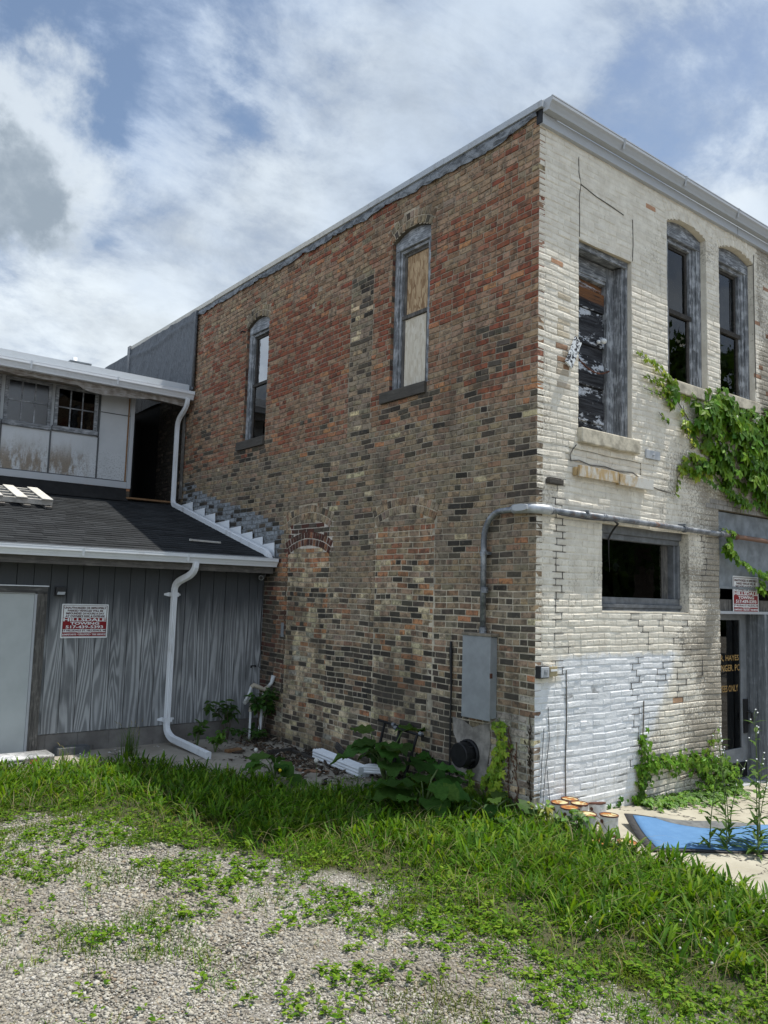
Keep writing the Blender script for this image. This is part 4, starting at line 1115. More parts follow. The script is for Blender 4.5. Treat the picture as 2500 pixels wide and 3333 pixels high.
us = [(-.13, 8.12, 5.52)] + arcpts((-.13, 8.12, 5.46), (-.13, 8.13, 5.38), (-.135, 8.25, 5.30)) + arcpts((-.14, 8.36, 5.23), (-.145, 8.46, 5.16), (-.145, 8.47, 5.04)) + [(-.145, 8.47, 4.4), (-.145, 8.47, 3.78)]
us += arcpts((-.145, 8.47, 3.70), (-.145, 8.47, 3.60), (-.145, 8.33, RZ(8.33)+.035)) + [(-.143, 7, RZ(7)+.035), (-.14, 5.25, RZ(5.25)+.04)] + arcpts((-.14, 5.13, RZ(5.13)+.045), (-.14, 4.98, RZ(4.98)+.06), (-.14, 4.92, 2.56), 6)
spout(us, 'downspout', UP, MAT['alu_dirty'], (1, 0, 0), 1.1)
MB().box((-.06, 8.40, 3.72), (-.015, 8.44, 5.35)).build('brown_trim_board', MAT['trimwood'], UP)
# gap beside and under the wall, its shade painted as near-black faces
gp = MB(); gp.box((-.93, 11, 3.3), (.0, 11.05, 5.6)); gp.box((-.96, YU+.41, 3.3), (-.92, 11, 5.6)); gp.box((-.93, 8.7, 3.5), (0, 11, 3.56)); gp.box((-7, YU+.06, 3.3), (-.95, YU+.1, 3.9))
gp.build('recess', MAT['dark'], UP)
hf = MB(); n = 40; vs = []
for i in range(n+1):
    x = -7+6.02*i/n; vs += [(x, 8.585, 3.825), (x, 8.57, 3.70+.02*float(vnoise(x, 2, 4, 1))), (x, 8.47-.05*float(vnoise(x, 4, 3, 2)), RZ(8.46)+.012)]
hf.add(vs, [(3*i, 3*i+1, 3*i+4, 3*i+3) for i in range(n)] + [(3*i+1, 3*i+2, 3*i+5, 3*i+4) for i in range(n)])
hf.build('shadow_band_flashing', plain('shade_black_felt', (.012, .012, .012), .8, 0, .3, 9, bump=.5), UP, True)  # flashing coloured black to paint the shadow band below the wall
MB().bar((-1.0, 8.56, 3.66), (-.16, 8.60, 3.665), .14, .03).build('brown_plank', MAT['brownwood'], UP)
bkk = MB(); random.seed(2)
for r in range(3):
    x = -1.9
    while x < -.95: bkk.box((x, 8.60, 3.69+r*.05), (x+.19, 8.65, 3.735+r*.05), pick(dict(dark=3, brown=2, orange=1))); x += .2
bkk.build('brick_footing', MAT['brick'], UP)
# ================================================================== things on the walls
def sign(x0, x1, z0, z1, y, label, tilt=0):
    s = thing('parking_sign', label, 'sign', ((x0+x1)/2, y, (z0+z1)/2), 'tow away warning signs')
    cx, cz, W, H = (x0+x1)/2, (z0+z1)/2, x1-x0, z1-z0
    cs, sn = math.cos(tilt), math.sin(tilt)
    tr = lambda u, v: (cx+u*cs-v*sn, cz+u*sn+v*cs)
    def rr(m, w, h, cu, cv, d0, d1, r=.012):
        pts = []
        for sx, sy, a0 in ((1, 1, 0), (-1, 1, PI/2), (-1, -1, PI), (1, -1, 1.5*PI)):
            for t in np.linspace(0, PI/2, 4): pts.append(tr(cu+sx*(w/2-r)+r*math.cos(a0+t), cv+sy*(h/2-r)+r*math.sin(a0+t)))
        m.prism(pts, FT, y-d1, y-d0)
    m = MB(); rr(m, W, H, 0, 0, 0, .004); m.build('sign_plate', MAT['white'], s)
    m = MB(); rr(m, W-.035, H-.03, 0, 0, .004, .0055, .008); m.build('brown_border', MAT['brownprint'], s)
    m = MB(); rr(m, W-.05, .005, 0, H*.452, .0055, .0065, .002); rr(m, W-.05, H*.345, 0, H*.268, .0055, .0065, .006); rr(m, W-.05, H*.088, 0, -H*.286, .0055, .0065, .004); rr(m, W-.05, .005, 0, -H*.455, .0055, .0065, .002); m.build('white_band', MAT['white'], s)
    m = MB(); rr(m, W-.045, H*.325, 0, -H*.072, .0055, .0065, .003); rr(m, W-.045, H*.115, 0, -H*.387, .0055, .0065, .003); m.build('red_band', MAT['red'], s)
    fn = lambda d: (lambda u, v: (tr(u-cx, v-cz)[0], y-d, tr(u-cx, v-cz)[1]))
    L = lambda t, v, w, h, mt, b=.045: lettering(t, cx, cz+v*H, w*W, h*H, MAT[mt], s, fn(.0078), bold=b)
    L('UNAUTHORIZED OR IMPROPERLY', .385, .90, .062, 'brownprint'); L('PARKED VEHICLES WILL BE', .303, .76, .062, 'brownprint'); L('IMPOUNDED 24 HOURS A DAY', .222, .82, .062, 'brownprint'); L("AT OWNER'S RISK & EXPENSE", .142, .84, .062, 'brownprint')
    L('HILLSDALE', .040, .92, .100, 'white', .035); L('TOWING', -.068, .62, .084, 'white', .035); L('517-439-5393', -.174, .80, .090, 'white', .03)
    L('17 HILLSDALE ST. HILLSDALE, MI', -.286, .92, .060, 'brownprint'); L('ALSO CALL FOR', -.347, .30, .024, 'white', .03); L('JUMPSTARTS \u2022 UNLOCKS \u2022 TIRE SERVICE', -.400, .93, .062, 'white', .04)
    return s
sign(-2.908, -2.313, 1.436, 1.870, 5.303, 'red and white tow away sign screwed to the grey plywood siding')
sign(3.79, 4.435, 1.99, 2.47, .038, 'red and white tow away sign above the entrance, corner hidden by creeper leaves')

# electrical cabinet + conduit
c = thing('electrical_cabinet', 'tall grey metal electrical cabinet on the bare brick side wall', 'electrical cabinet', (-.05, .69, .87))
MB().box((-.085, .50, .885), (.004, .89, 1.70)).build('cabinet_box', MAT['box'], c, bevel=.004)
MB().box((-.108, .492, .865), (-.086, .898, 1.705)).build('cabinet_door', MAT['box'], c, bevel=.004)
MB().box((-.118, .48, 1.706), (.004, .905, 1.735)).build('cabinet_cap', plain('dirty_cabinet_cap', (.20, .17, .13), .7, 0, .3, 20), c, bevel=.003)
MB().box((-.112, .486, 1.29), (-.075, .4915, 1.34)).tube([(-.095, .486, 1.315), (-.095, .478, 1.315)], .008, 8).build('latch', MAT['rust'], c)
cn = thing('conduit', 'grey steel conduit bending from the cabinet round the corner and along the cream front', 'conduit', (-.05, .65, 1.74))
pts = [(-.055, .655, 1.735), (-.055, .66, 2.60)] + [(-.055, .66-.25*(1-math.cos(t)), 2.70+.29*math.sin(t)) for t in np.linspace(0, PI/2, 9)] + [(-.055, .20, 2.995)]
MB().tube(pts, .031, 14).build('side_pipe', MAT['galv'], cn, True)
pts2 = [(.10, -.055, 2.985), (1.2, -.055, 2.985), (2.6, -.055, 2.972), (3.3, -.055, 2.966), (6.2, -.055, 2.93)]
MB().tube(pts2, .031, 14).build('front_pipe', MAT['galv'], cn, True)
eb = MB(); n = 12
eb.sweep(arcpts((-.056, .24, 2.998), (-.066, -.062, 2.992), (.14, -.058, 2.985), 10), [(.052*math.cos(t)*(1 if abs(math.cos(t)) < .8 else 1), .048*math.sin(t)) for t in np.linspace(0, 2*PI, 13)[:-1]])
elb = eb.build('elbow_fitting', plain('cast_aluminium', (.42, .44, .46), .45, .3, .15, 20), cn, True)
pl_ = [(.235*.5*math.cos(t)*1.0, .036*math.sin(t)) for t in np.linspace(0, 2*PI, 21)[:-1]]
pl_ = [(max(-.095, min(.095, a)), b) for a, b in pl_]
MB().prism([(.105+a, 3.0+b) for a, b in pl_], lambda u, v, d: (d, u, v), -.128, -.10).build('cover_plate', MAT['alu_grey'], elb, bevel=.003)
cp = MB()
for q, d in (((-.055, .66, 2.56), (0, 0, 1)), ((-.055, .655, 1.765), (0, 0, 1)), ((.165, -.055, 2.985), (1, 0, 0)), ((.72, -.055, 2.985), (1, 0, 0)), ((1.02, -.055, 2.985), (1, 0, 0)), ((2.55, -.055, 2.972), (1, 0, 0)), ((3.36, -.055, 2.966), (1, 0, 0)), ((3.72, -.055, 2.96), (1, 0, 0)), ((-.055, .64, 2.18), (0, 0, 1))):
    q = Vector(q); d = Vector(d); cp = MB(); cp.tube([q-d*.03, q-d*.0062, q-d*.006, q+d*.006, q+d*.0062, q+d*.03], [.038, .038, .043, .043, .038, .038], 14); cp.build('coupling', MAT['galv'], cn)
for a_, b_ in (((-.10, .60, 2.545), (-.0, .62, 2.575)), ((.69, -.10, 3.0), (.71, .0, 3.03)), ((2.5, -.09, 3.0), (2.53, .0, 3.03))): MB().box(a_, b_).build('pipe_clip', MAT['galv'], cn)
t = tag(MB().tube([(.25, -.08, 2.95), (.7, -.075, 2.94), (1.15, -.085, 2.955), (1.20, -.082, 2.94)] + arcpts((1.24, -.07, 2.93), (1.31, .05, 2.88), (1.33, .12, 2.78)) + [(1.35, .13, 2.6), (1.38, .14, 2.42)], [.008]*3+[.012]*6+[.009, .004, .002], 6).build('black_cable', MAT['blackp']), 'black cable tied under the conduit and hanging into the low window', 'cable')
t = tag(MB().tube([(-.02, 1.17, 1.62), (-.02, 1.165, 1.5), (-.02, 1.15, 1.1), (-.02, 1.155, .6), (-.03, 1.14, .1)], [.012, .02, .010, .010, .010], 8).build('black_cable', MAT['blackp']), 'black cable running straight down the brick beside the round vent', 'cable')
# round wall vent with cement patch
v = thing('wall_vent', 'round black vent hood on a cement patch low on the brick wall', 'vent', (-.01, .86, .48))
MB().lathe([(.150, .0), (.150, -.03), (.140, -.034), (.128, -.034)], (-.006, .87, .478), 28, 'x').build('vent_ring', MAT['black'], v, True)
MB().lathe([(.0, -.165), (.118, -.165), (.125, -.158), (.125, -.075), (.118, -.07), (.118, -.0)], (-.0, .87, .478), 28, 'x').build('vent_hood', MAT['black'], v)
for k in range(6):
    a = k*PI/3+.3; m = MB(); m.box((-.11, .87+.128*math.cos(a)-.008, .478+.128*math.sin(a)-.008), (-.02, .87+.128*math.cos(a)+.008, .478+.128*math.sin(a)+.008))
    m.build('vent_strap', MAT['blackp'], v)
pp = []; random.seed(6)
for q in [(1.12, .80), (.98, .82), (.86, .74), (.72, .78), (.60, .80), (.585, .6), (.60, .4), (.56, .25), (.7, .22), (.9, .25), (1.1, .24), (1.12, .35), (1.05, .5), (1.10, .66)]: pp.append((q[0]+random.uniform(-.03, .03), q[1]+random.uniform(-.03, .03)))
MB().prism(pp, LT, -.006, .012).build('cement_patch', plain('grey_cement_patch', (.245, .225, .20), .95, 0, .35, 7, bump=.7), v)
# little boxes on the front
b = thing('junction_box', 'small grey socket box with clear cover at the painted corner', 'junction box', (.09, -.03, 1.39))
MB().box((.015, -.05, 1.335), (.155, .004, 1.455)).build('back_box', MAT['blackp'], b, bevel=.004)
MB().box((.03, -.066, 1.345), (.145, -.051, 1.447)).build('cover', MAT['alu_grey'], b, bevel=.006)
MB().box((.07, -.072, 1.375), (.115, -.0665, 1.42)).lathe([(0, -.078), (.012, -.076), (.012, -.07)], (.09, 0, 1.40), 12, 'y').build('socket', MAT['box'], b)
b = thing('junction_box', 'small tan box beside the grey socket box on the painted front', 'junction box', (.23, -.03, 1.39))
MB().box((.17, -.05, 1.35), (.285, .004, 1.445)).build('back_box', MAT['tan'], b, bevel=.006)
MB().box((.18, -.056, 1.40), (.275, -.051, 1.42)).box((.19, -.046, 1.445), (.205, -.02, 1.46)).box((.24, -.046, 1.445), (.255, -.02, 1.46)).build('cover', MAT['white'], b)
# plates, boards
p = tag(MB().box((.585, -.075, 3.375), (1.255, -.045, 3.495)).box((.56, -.04, 3.39), (.60, .0, 3.475)).build('metal_plate', MAT['plate'], bevel=.003), 'rust stained metal plate on the front, the long left one of the pair', 'plate')
p = tag(MB().box((1.262, -.085, 3.36), (1.885, -.04, 3.48)).box((1.30, -.04, 3.37), (1.84, .0, 3.42)).build('metal_plate', MAT['plate'], bevel=.003), 'short grey and rust metal plate touching the end of the longer plate', 'plate')
p = tag(MB().box((1.845, -.02, 3.735), (2.12, .002, 3.835)).tube([(1.97, -.02, 3.78), (1.97, -.045, 3.78)], .012, 8).build('metal_plate', MAT['alu_grey'], bevel=.003), 'small pale grey plate with a rusty bolt beside the stone door sill', 'plate')
p = tag(MB().box((.145, -.05, 3.262), (.365, .06, 3.312)).box((.16, -.045, 3.3125), (.34, .05, 3.325)).build('timber_stub', MAT['sillwood'], bevel=.006), 'dark rotten timber end sticking out of the painted front near the corner', 'timber')
m = MB(); m.bar((.43, -.045, 4.525), (.60, -.035, 4.835), .022, .115, (-.87, 0, .5))
p = tag(m.build('loose_board', MAT['speck'], bevel=.003), 'tilted white board with flaking black paint left of the upper door', 'board')
MB().tube([(.51, -.06, 4.68), (.51, -.05, 4.68)], .014, 8).build('nail', MAT['alu'], p)
MB().box((.40, -.004, 4.05), (.415, .0, 5.28)).build('drip_stain_rod', MAT['rust'], BLD) if False else None
st = tag(MB().box((-.006, 4.69, 1.46), (.01, 4.76, 1.66)).build('metal_strip', MAT['box']), 'short grey metal strip nailed to the brick beside the filled in doorway', 'metal strip')
m = MB(); m.box((-.01, 4.03, 6.36), (.06, 4.13, 6.43)); 
hk = tag(MB().tube([(.0, 6.28, 6.33), (-.05, 6.31, 6.34)], .012, 6).tube([(-.05, 6.31, 6.34), (-.06, 6.33, 6.31)], .012, 6).build('iron_hook', MAT['black']), 'small black iron hook beside the arch of the far side window', 'hook')
# lamp, camera and latch on the shed
l = thing('wall_light', 'small black wall light beside the shed door', 'light', (-2.95, 5.3, 2.03))
MB().box((-3.012, 5.235, 1.972), (-2.892, 5.311, 2.085)).build('housing', MAT['blackp'], l, bevel=.005)
m = MB(); m.add([(-3.0, 5.232, 1.985), (-2.905, 5.232, 1.985), (-2.898, 5.232, 2.02), (-2.99, 5.232, 2.02), (-3.0, 5.236, 1.985), (-2.905, 5.236, 1.985), (-2.898, 5.236, 2.02), (-2.99, 5.236, 2.02)], [(0, 1, 2, 3), (7, 6, 5, 4), (0, 4, 5, 1), (1, 5, 6, 2), (2, 6, 7, 3), (3, 7, 4, 0)])
m.build('lens', plain('frosted_lens', (.36, .38, .39), .4), l)
k = thing('security_camera', 'small grey security camera under the eave at the brick wall', 'camera', (-.1, 5.25, 2.3))
MB().tube([(-.17, 5.10, 2.295), (-.06, 5.22, 2.335)], .038, 14).build('camera_body', MAT['box'], k, False, .003)
MB().tube([(-.075, 5.21, 2.33), (-.03, 5.305, 2.35)], .02, 8).build('camera_mount', MAT['box'], k)
MB().tube([(-.1725, 5.0975, 2.294), (-.174, 5.096, 2.2935)], .028, 14).build('camera_lens', MAT['blackp'], k)
tag(MB().box((-.165, 5.30, 1.00), (-.075, 5.311, 1.012)).box((-.165, 5.295, .975), (-.15, 5.311, 1.0)).box((-.09, 5.295, .985), (-.078, 5.311, 1.0)).build('hasp', MAT['black']), 'small black hasp on the grey siding near the brick corner', 'hasp')
tag(MB().tube([(-.02, 5.30, 2.2), (-.03, 5.295, 1.6), (-.015, 5.29, 1.2), (-.05, 5.28, 1.0), (.0, 5.2, .93)], .006, 6).build('black_wire', MAT['blackp']), 'thin black wire in the corner of shed and brick wall', 'wire')
# ================================================================== things on the shed roof
pt = thing('wooden_pallet', 'whitewashed wooden pallet lying on the dark shingle roof', 'pallet', (-3.0, 7.7, RZ(7.7)))
SY = Vector((0, 1, .281)).normalized(); SN = Vector((0, -.281, 1)).normalized()
def rp(x, y, h): return Vector((x, y, RZ(y))) + SN*h
for x in (-2.66, -3.02, -3.36, -3.72):
    MB().bar(rp(x, 7.22, .135), rp(x, 8.15, .135), .155, .018, SN).build('deck_board', MAT['barewood_y'], pt, bevel=.003)
for y in (7.26, 7.48, 7.7, 7.92, 8.1):
    MB().bar(rp(-2.58, y, .085), rp(-3.85, y, .085), .035, .08, SN).build('stringer', plain('bleached_stringer', (.42, .40, .36), .85, 0, .25, 9), pt, bevel=.003)
for x in (-2.65, -2.95, -3.3): MB().bar(rp(x, 7.15, .022), rp(x, 8.1, .022), .1, .035, SN).build('bottom_board', MAT['trimwood'], pt)
m = MB(); a, b = rp(-1.06, 5.64, .02), rp(-.60, 5.60, .02); m.bar(a, b, .035, .02, SN); m.bar(a+Vector((.0, -.03, .0)), a+Vector((0, .02, .004)), .03, .03, SN)
tag(m.build('wood_strip', MAT['barewood_y']), 'thin pale wood strip lying on the shingles above the gutter', 'wood strip')
# ================================================================== things on the ground
GZ = lambda x, y: -.045*min(max(x, 0), 4.5)
def can(x, y, label, tilt=None, z=None, sc=1.0):
    t = thing('paint_can', label, 'paint can', (x, y, GZ(x, y) if z is None else z), 'rusty paint cans by the corner')
    bo = MB().lathe([(0, .002), (.080, .002), (.083, .008), (.083, .012), (.081, .016), (.081, .178), (.084, .184), (.084, .190), (.078, .190), (.076, .184)], (x, y, t.location.z), 28)
    b = bo.build('can_body', MAT['can'], t, True)
    b2 = MB().lathe([(.084, .181), (.0865, .185), (.0865, .192), (.079, .1935), (.0765, .187)], (x, y, t.location.z), 28).build('can_rim', MAT['rust'], t, True)
    l = MB().lathe([(.0765, .1875), (.05, .189), (0, .1885)], (x, y, t.location.z), 24).build('can_lid', MAT['lid'] if tilt is None else MAT['rust'], t, True)
    a = random.uniform(2.6, 3.6)
    e = MB().lathe([(0, -.007), (.016, -.006), (.018, 0)], (x+.081*math.cos(a), y+.081*math.sin(a), t.location.z+.14), 10, 'x').build('handle_ear', MAT['rust'], t)
    h = MB().tube([(x+.085*math.cos(a+q), y+.085*math.sin(a+q), t.location.z+.14-.11*math.sin(q*1.0)) for q in np.linspace(0, PI, 12)], .0025, 5).build('handle', MAT['rust'], t)
    if tilt: t.rotation_euler = tilt
    else: t.rotation_euler = (random.uniform(-.03, .03), random.uniform(-.03, .03), random.uniform(0, .6))
    return t
random.seed(12)
can(.425, -.092, 'rusty white paint can against the painted wall, farthest back of its cluster')
can(.205, -.155, 'rusty white paint can at the left end of the cluster, yellow square on lid')
can(.360, -.262, 'rusty paint can in the middle of the cluster with a plain orange lid')
can(.125, -.335, 'rusty paint can behind the leafy weed with a pale square on its lid')
can(.070, -.575, 'rusty white paint can with weeds at its foot, left of the foremost standing can')
can(.235, -.690, 'rusty white paint can standing foremost, next to the blue mat')
can(.545, -.350, 'tilted paint can with a dark brown lid between the cluster and the mat', (-.14, .12, .4))
for x, y, lb in ((-.17, -.91, 'squat rust topped can sunk in the grass in front of the standing cans'), (.0, -1.045, 'squat rust topped can sunk in the grass edge beside the concrete')):
    t = thing('paint_can', lb, 'paint can', (x, y, -.005), 'rusty paint cans by the corner')
    MB().lathe([(0, -.02), (.081, -.02), (.081, .062), (.084, .066), (.084, .070)], (x, y, -.005), 26).build('can_body', MAT['can'], t, True)
    MB().lathe([(.084, .064), (.0875, .067), (.0875, .075), (.079, .0765), (.0765, .07)], (x, y, -.005), 26).build('can_rim', MAT['rust'], t, True)
    MB().lathe([(.0765, .0715), (.04, .073), (0, .0725)], (x, y, -.005), 24).build('can_lid', MAT['lid'], t, True); t.rotation_euler = (.05, -.03, .3)
# blue mat
mt = thing('blue_mat', 'large blue mat with black rubber edge lying creased on the pale concrete', 'mat', (1.0, -1.0, -.03))
U = Vector((.88, -.47, 0)); Vv = Vector((.676, .736, 0))           # along the mat and across it
o0 = Vector((.10, -1.20, 0))
def mp(s_, t_):
    p = o0 + U*s_*2.9 + Vv*t_*.98
    z = GZ(p.x, p.y)+.012
    z += .075*math.exp(-(s_/.16)**2)*t_**3 + .012*float(vnoise(p.x, p.y, 2.5, 3)) + .03*math.exp(-((t_-.8)/.15)**2)*math.exp(-((s_-.34)/.14)**2)
    return (p.x, p.y, z)
def mat_sheet(s0, s1, t0, t1, th, dz, ns=44, nt=22):
    m = MB(); vs = []
    for i in range(ns+1):
        for j in range(nt+1):
            p = mp(s0+(s1-s0)*i/ns, t0+(t1-t0)*j/nt); vs.append((p[0], p[1], p[2]+dz+th))
    k = len(vs); vs += [(a, b, c-th) for a, b, c in vs]
    I = lambda i, j: i*(nt+1)+j
    fs = [(I(i, j), I(i+1, j), I(i+1, j+1), I(i, j+1)) for i in range(ns) for j in range(nt)] + [(k+I(i, j+1), k+I(i+1, j+1), k+I(i+1, j), k+I(i, j)) for i in range(ns) for j in range(nt)]
    for i in range(ns): fs += [(I(i, 0), k+I(i, 0), k+I(i+1, 0), I(i+1, 0)), (I(i+1, nt), k+I(i+1, nt), k+I(i, nt), I(i, nt))]
    for j in range(nt): fs += [(I(0, j+1), k+I(0, j+1), k+I(0, j), I(0, j)), (I(ns, j), k+I(ns, j), k+I(ns, j+1), I(ns, j+1))]
    return m.add(vs, fs)
mat_sheet(0, 1, 0, 1, .009, .0).build('rubber_backing', plain('black_rubber', (.03, .03, .032), .7, 0, .3, 20), mt, True)
mat_sheet(.028, .972, .045, .955, .006, .0105).build('carpet_top', MAT['blue'], mt, True)
fo = MB(); vs = []; n = 24
for i in range(n+1):
    q = i/n; w_ = math.sin(q*PI)**.8
    for j in range(5):
        t_ = 1.0-.30*w_*j/4; p = mp(.10+.40*q, t_); vs.append((p[0], p[1], p[2]+.018+.022*math.sin(j/4*PI)*w_))
fo.add(vs, [(i*5+j, (i+1)*5+j, (i+1)*5+j+1, i*5+j+1) for i in range(n) for j in range(4)])
fo.build('folded_edge', plain('grey_rubber_underside', (.12, .125, .125), .8, 0, .25, 15), mt, True)
# shingle bundle, block, loose downspouts
bu = thing('shingle_bundle', 'long plastic wrapped bundle with white and black printing lying at the shed door', 'bundle', (-3.4, 4.95, .0))
m = MB(); pr = [(-.17, .006), (.17, .006), (.185, .03), (.18, .10), (.165, .125), (-.165, .125), (-.18, .10), (-.185, .03)]
m.sweep([(-4.1, 4.83, .0), (-3.07, 4.83, .0), (-3.055, 4.83, .004), (-3.045, 4.83, .01)], pr, (0, 0, 1))
def m_wrap():
    n = N('crinkled_white_wrap'); p = n.pos
    w = n.noise(n.map(p, (.6, 1, 1)), 16, 5, .7, 1.0)
    c = n.mix(n.rng(w, .4, .62), (.40, .42, .44), (.80, .81, .82)); n.bump(w, .8, .02)
    return n.done(c, .28, 0, .5)
m.build('wrapping', m_wrap(), bu, True)
MB().box((-4.1, 4.640, .030), (-3.40, 4.6465, .088)).build('black_band', MAT['ink'], bu); MB().box((-3.34, 4.640, .05), (-3.27, 4.6465, .085)).build('orange_mark', plain('orange_print', (.45, .10, .04), .5), bu)
lettering('SUPREME', -3.62, .060, .40, .040, MAT['white'], bu, lambda u, v: (u, 4.638, v), rot=PI, bold=.03)
tag(MB().box((-2.90, 5.12, .004), (-2.50, 5.28, .10)).build('concrete_block', MAT['paver'], bevel=.008), 'loose dark grey concrete block lying against the shed foundation', 'block')
d = thing('loose_downspout', 'length of white ribbed downspout lying on the debris by the brick wall', 'downspout', (-.3, 3.0, .06))
spout([(-.23, 3.36, .085), (-.30, 2.6, .075), (-.33, 2.25, .07)], 'pipe', d, m_metal_white('white_ribbed_downspout', (.74, .77, .80), .2), (0, 0, 1), 2.0)
d = thing('loose_downspout', 'white downspout elbow lying behind the big leafed burdock', 'downspout', (-.3, 2.2, .05))
spout([(-.28, 2.28, .10), (-.22, 1.95, .14), (-.17, 1.85, .17)], 'pipe', d, MAT['alu'], (0, 0, 1), 1.6)
# white plastic pipes in the corner
pw = thing('plumbing_pipes', 'tangle of old white gas pipes and fittings in the shaded corner', 'pipes', (-.2, 4.95, .0))
pc = m_metal_white('old_white_plastic', (.52, .53, .52), .8)
MB().tube([(-.02, 4.88, .90), (-.05, 4.88, .80), (-.10, 4.9, .735)], [.035, .026, .026], 10).build('pipe', pc, pw, True)
MB().tube([(-.09, 4.9, .74), (-.15, 4.92, .70), (-.2, 4.92, .73), (-.3, 4.95, .77), (-.34, 4.95, .74)], [.032, .034, .03, .036, .03], 10).build('elbow', plain('yellowed_plastic', (.36, .32, .25), .6), pw, True)
MB().tube([(-.33, 4.95, .76), (-.38, 4.95, .62), (-.44, 4.93, .55)], .022, 8).build('pipe', pc, pw, True)
MB().bar((-.08, 5.0, .72), (-.20, 4.9, .05), .05, .035).build('channel', MAT['alu_dirty'], pw)
MB().bar((-.32, 4.97, .45), (-.36, 4.9, .03), .03, .03).build('pipe', pc, pw); MB().tube([(-.31, 4.97, .54), (-.325, 4.96, .40)], [.02, .032], 8).build('coupling', plain('yellowed_coupling', (.36, .32, .25), .6), pw)
MB().tube([(-.44, 4.94, .53), (-.36, 4.96, .575), (-.33, 4.97, .62)], [.03, .025, .02], 8).build('shutoff_handle', pc, pw)
# black iron rack leaning on the wall
rk = thing('iron_rack', 'black iron pipe rack leaning on the brick wall behind the burdock', 'rack', (-.15, 1.7, .0))
for a, b in (((-.10, 2.30, .635), (-.10, 1.78, .60)), ((-.22, 1.86, .62), (-.22, 1.36, .60))): MB().tube([a, b], .016, 8).build('rail', MAT['black'], rk)
for a, b in (((-.10, 2.18, .625), (-.22, 2.24, .02)), ((-.10, 1.88, .605), (-.2, 1.92, .02)), ((-.22, 1.76, .615), (-.36, 1.80, .02)), ((-.22, 1.46, .60), (-.36, 1.54, .02))): MB().tube([a, b], .016, 8).build('leg', MAT['black'], rk)
for y, x in ((1.83, -.22), (2.02, -.10), (1.4, -.22)): MB().tube([(x, y+.02, .62), (x, y-.02, .615)], .024, 8).build('joint_collar', MAT['galv'], rk)
# planks and bits in the debris
random.seed(41)
for lb, a, b, w, h in (('dark rotten plank lying across the concrete in the debris', (-.66, 3.86, .045), (-.24, 3.90, .04), .03, .07), ('dark rotten plank running along the brick wall to the loose downspout', (-.27, 3.88, .03), (-.33, 3.2, .03), .05, .04),
                    ('brown board end lying on the concrete by the downspout outlet', (-1.02, 4.30, .03), (-.80, 4.34, .03), .09, .035), ('dark board leaning against the wall above the loose downspout', (-.06, 3.2, .20), (-.12, 2.8, .05), .03, .09)):
    tag(MB().bar(a, b, w, h).build('plank', MAT['darkwood'] if 'dark' in lb else MAT['brownwood'], bevel=.004), lb, 'plank', 'planks in the debris')
tag(MB().prism([(-.76, 3.02), (-.62, 2.86), (-.50, 2.70), (-.60, 2.68), (-.70, 2.78), (-.80, 2.9)], lambda u, v, d: (u, v, d+.02*(u+.6)), .012, .022).build('broken_panel', plain('rusty_brown_board', (.22, .12, .07), .9, 0, .3, 12)), 'flat broken reddish brown board on the concrete', 'board')
tag(MB().bar((-.55, 2.98, .03), (-.62, 2.62, .02), .012, .012).build('stick', MAT['barewood_y']), 'thin pale stick lying beside the broken brown board', 'stick')
# ================================================================== ground
EDGE = [(-14, 2.6), (-4.6, 2.42), (-4.18, 2.34), (-3.55, 2.40), (-3.24, 1.59), (-3.11, .77), (-2.84, .21), (-2.43, -.06), (-2.17, -.47), (-2.22, -1.18), (-2.19, -1.54), (-2.27, -2.02), (-2.15, -2.39), (-2.01, -2.74), (-1.81, -3.16), (-1.5, -4.2), (-1.2, -7), (-1, -14)]
PAD_L = [(-14, 4.50), (-3.57, 4.50), (-2.81, 4.42), (-2.3, 4.25), (-1.8, 3.6), (-1.55, 2.7), (-1.4, 2.05), (-1.1, 1.65), (-.6, 1.5), (.02, 1.45)]
PAD_R = [(.0, -.10), (.02, -.5), (.04, -.85), (.0, -1.1), (-.06, -1.42), (.02, -1.56), (-.02, -1.75), (-.14, -2.0), (-.2, -2.3), (-.1, -2.8), (.3, -3.6), (1.2, -7)]
GRASS = EDGE + [(1.2, -14)] + PAD_R[::-1] + [(-.02, .0), (-.02, 1.45)] + PAD_L[::-1]
def gz(x, y): return -.045*np.clip(x, 0, 4.5)
def veg(x, y):
    """0 bare gravel .. 1 thick grass"""
    ins = in_poly(x, y, GRASS); d = seg_dist(x, y, EDGE)
    s = np.where(ins, d, -d)
    s = s + .9*(fbm(x, y, 1.3, 3)-.5) + .35*(fbm(x, y, 4, 8)-.5)
    v = np.clip((s+.35)/.8, 0, 1)
    side = (y > 1.4) & (x > -1.9) | (y > 4.3) | (x > .15)
    return np.where(~ins & side, 0, v)
nx, ny = 190, 190
xs = np.linspace(-12, 7, nx); ys = np.linspace(-9, 10, ny)
gx_, gy_ = np.meshgrid(xs, ys, indexing='ij')
V = np.stack([gx_.ravel(), gy_.ravel(), gz(gx_, gy_).ravel()-.0], 1)
V[:, 2] += .012*(fbm(V[:, 0], V[:, 1], 2.0, 4)-.5)
cv = veg(V[:, 0], V[:, 1]); i, j = np.meshgrid(np.arange(nx-1), np.arange(ny-1), indexing='ij')
q = (i*ny+j).ravel(); F = np.stack([q, q+ny, q+ny+1, q+1], 1)
B = 400.; far = np.array([[-12, -9, 0], [7, -9, -.2], [7, 10, -.2], [-12, 10, 0], [-B, -B, -.2], [B, -B, -.2], [B, B, -.2], [-B, B, -.2]])
k = len(V); F2 = np.array([[k, k+4, k+5, k+1], [k+1, k+5, k+6, k+2], [k+2, k+6, k+7, k+3], [k+3, k+7, k+4, k]])
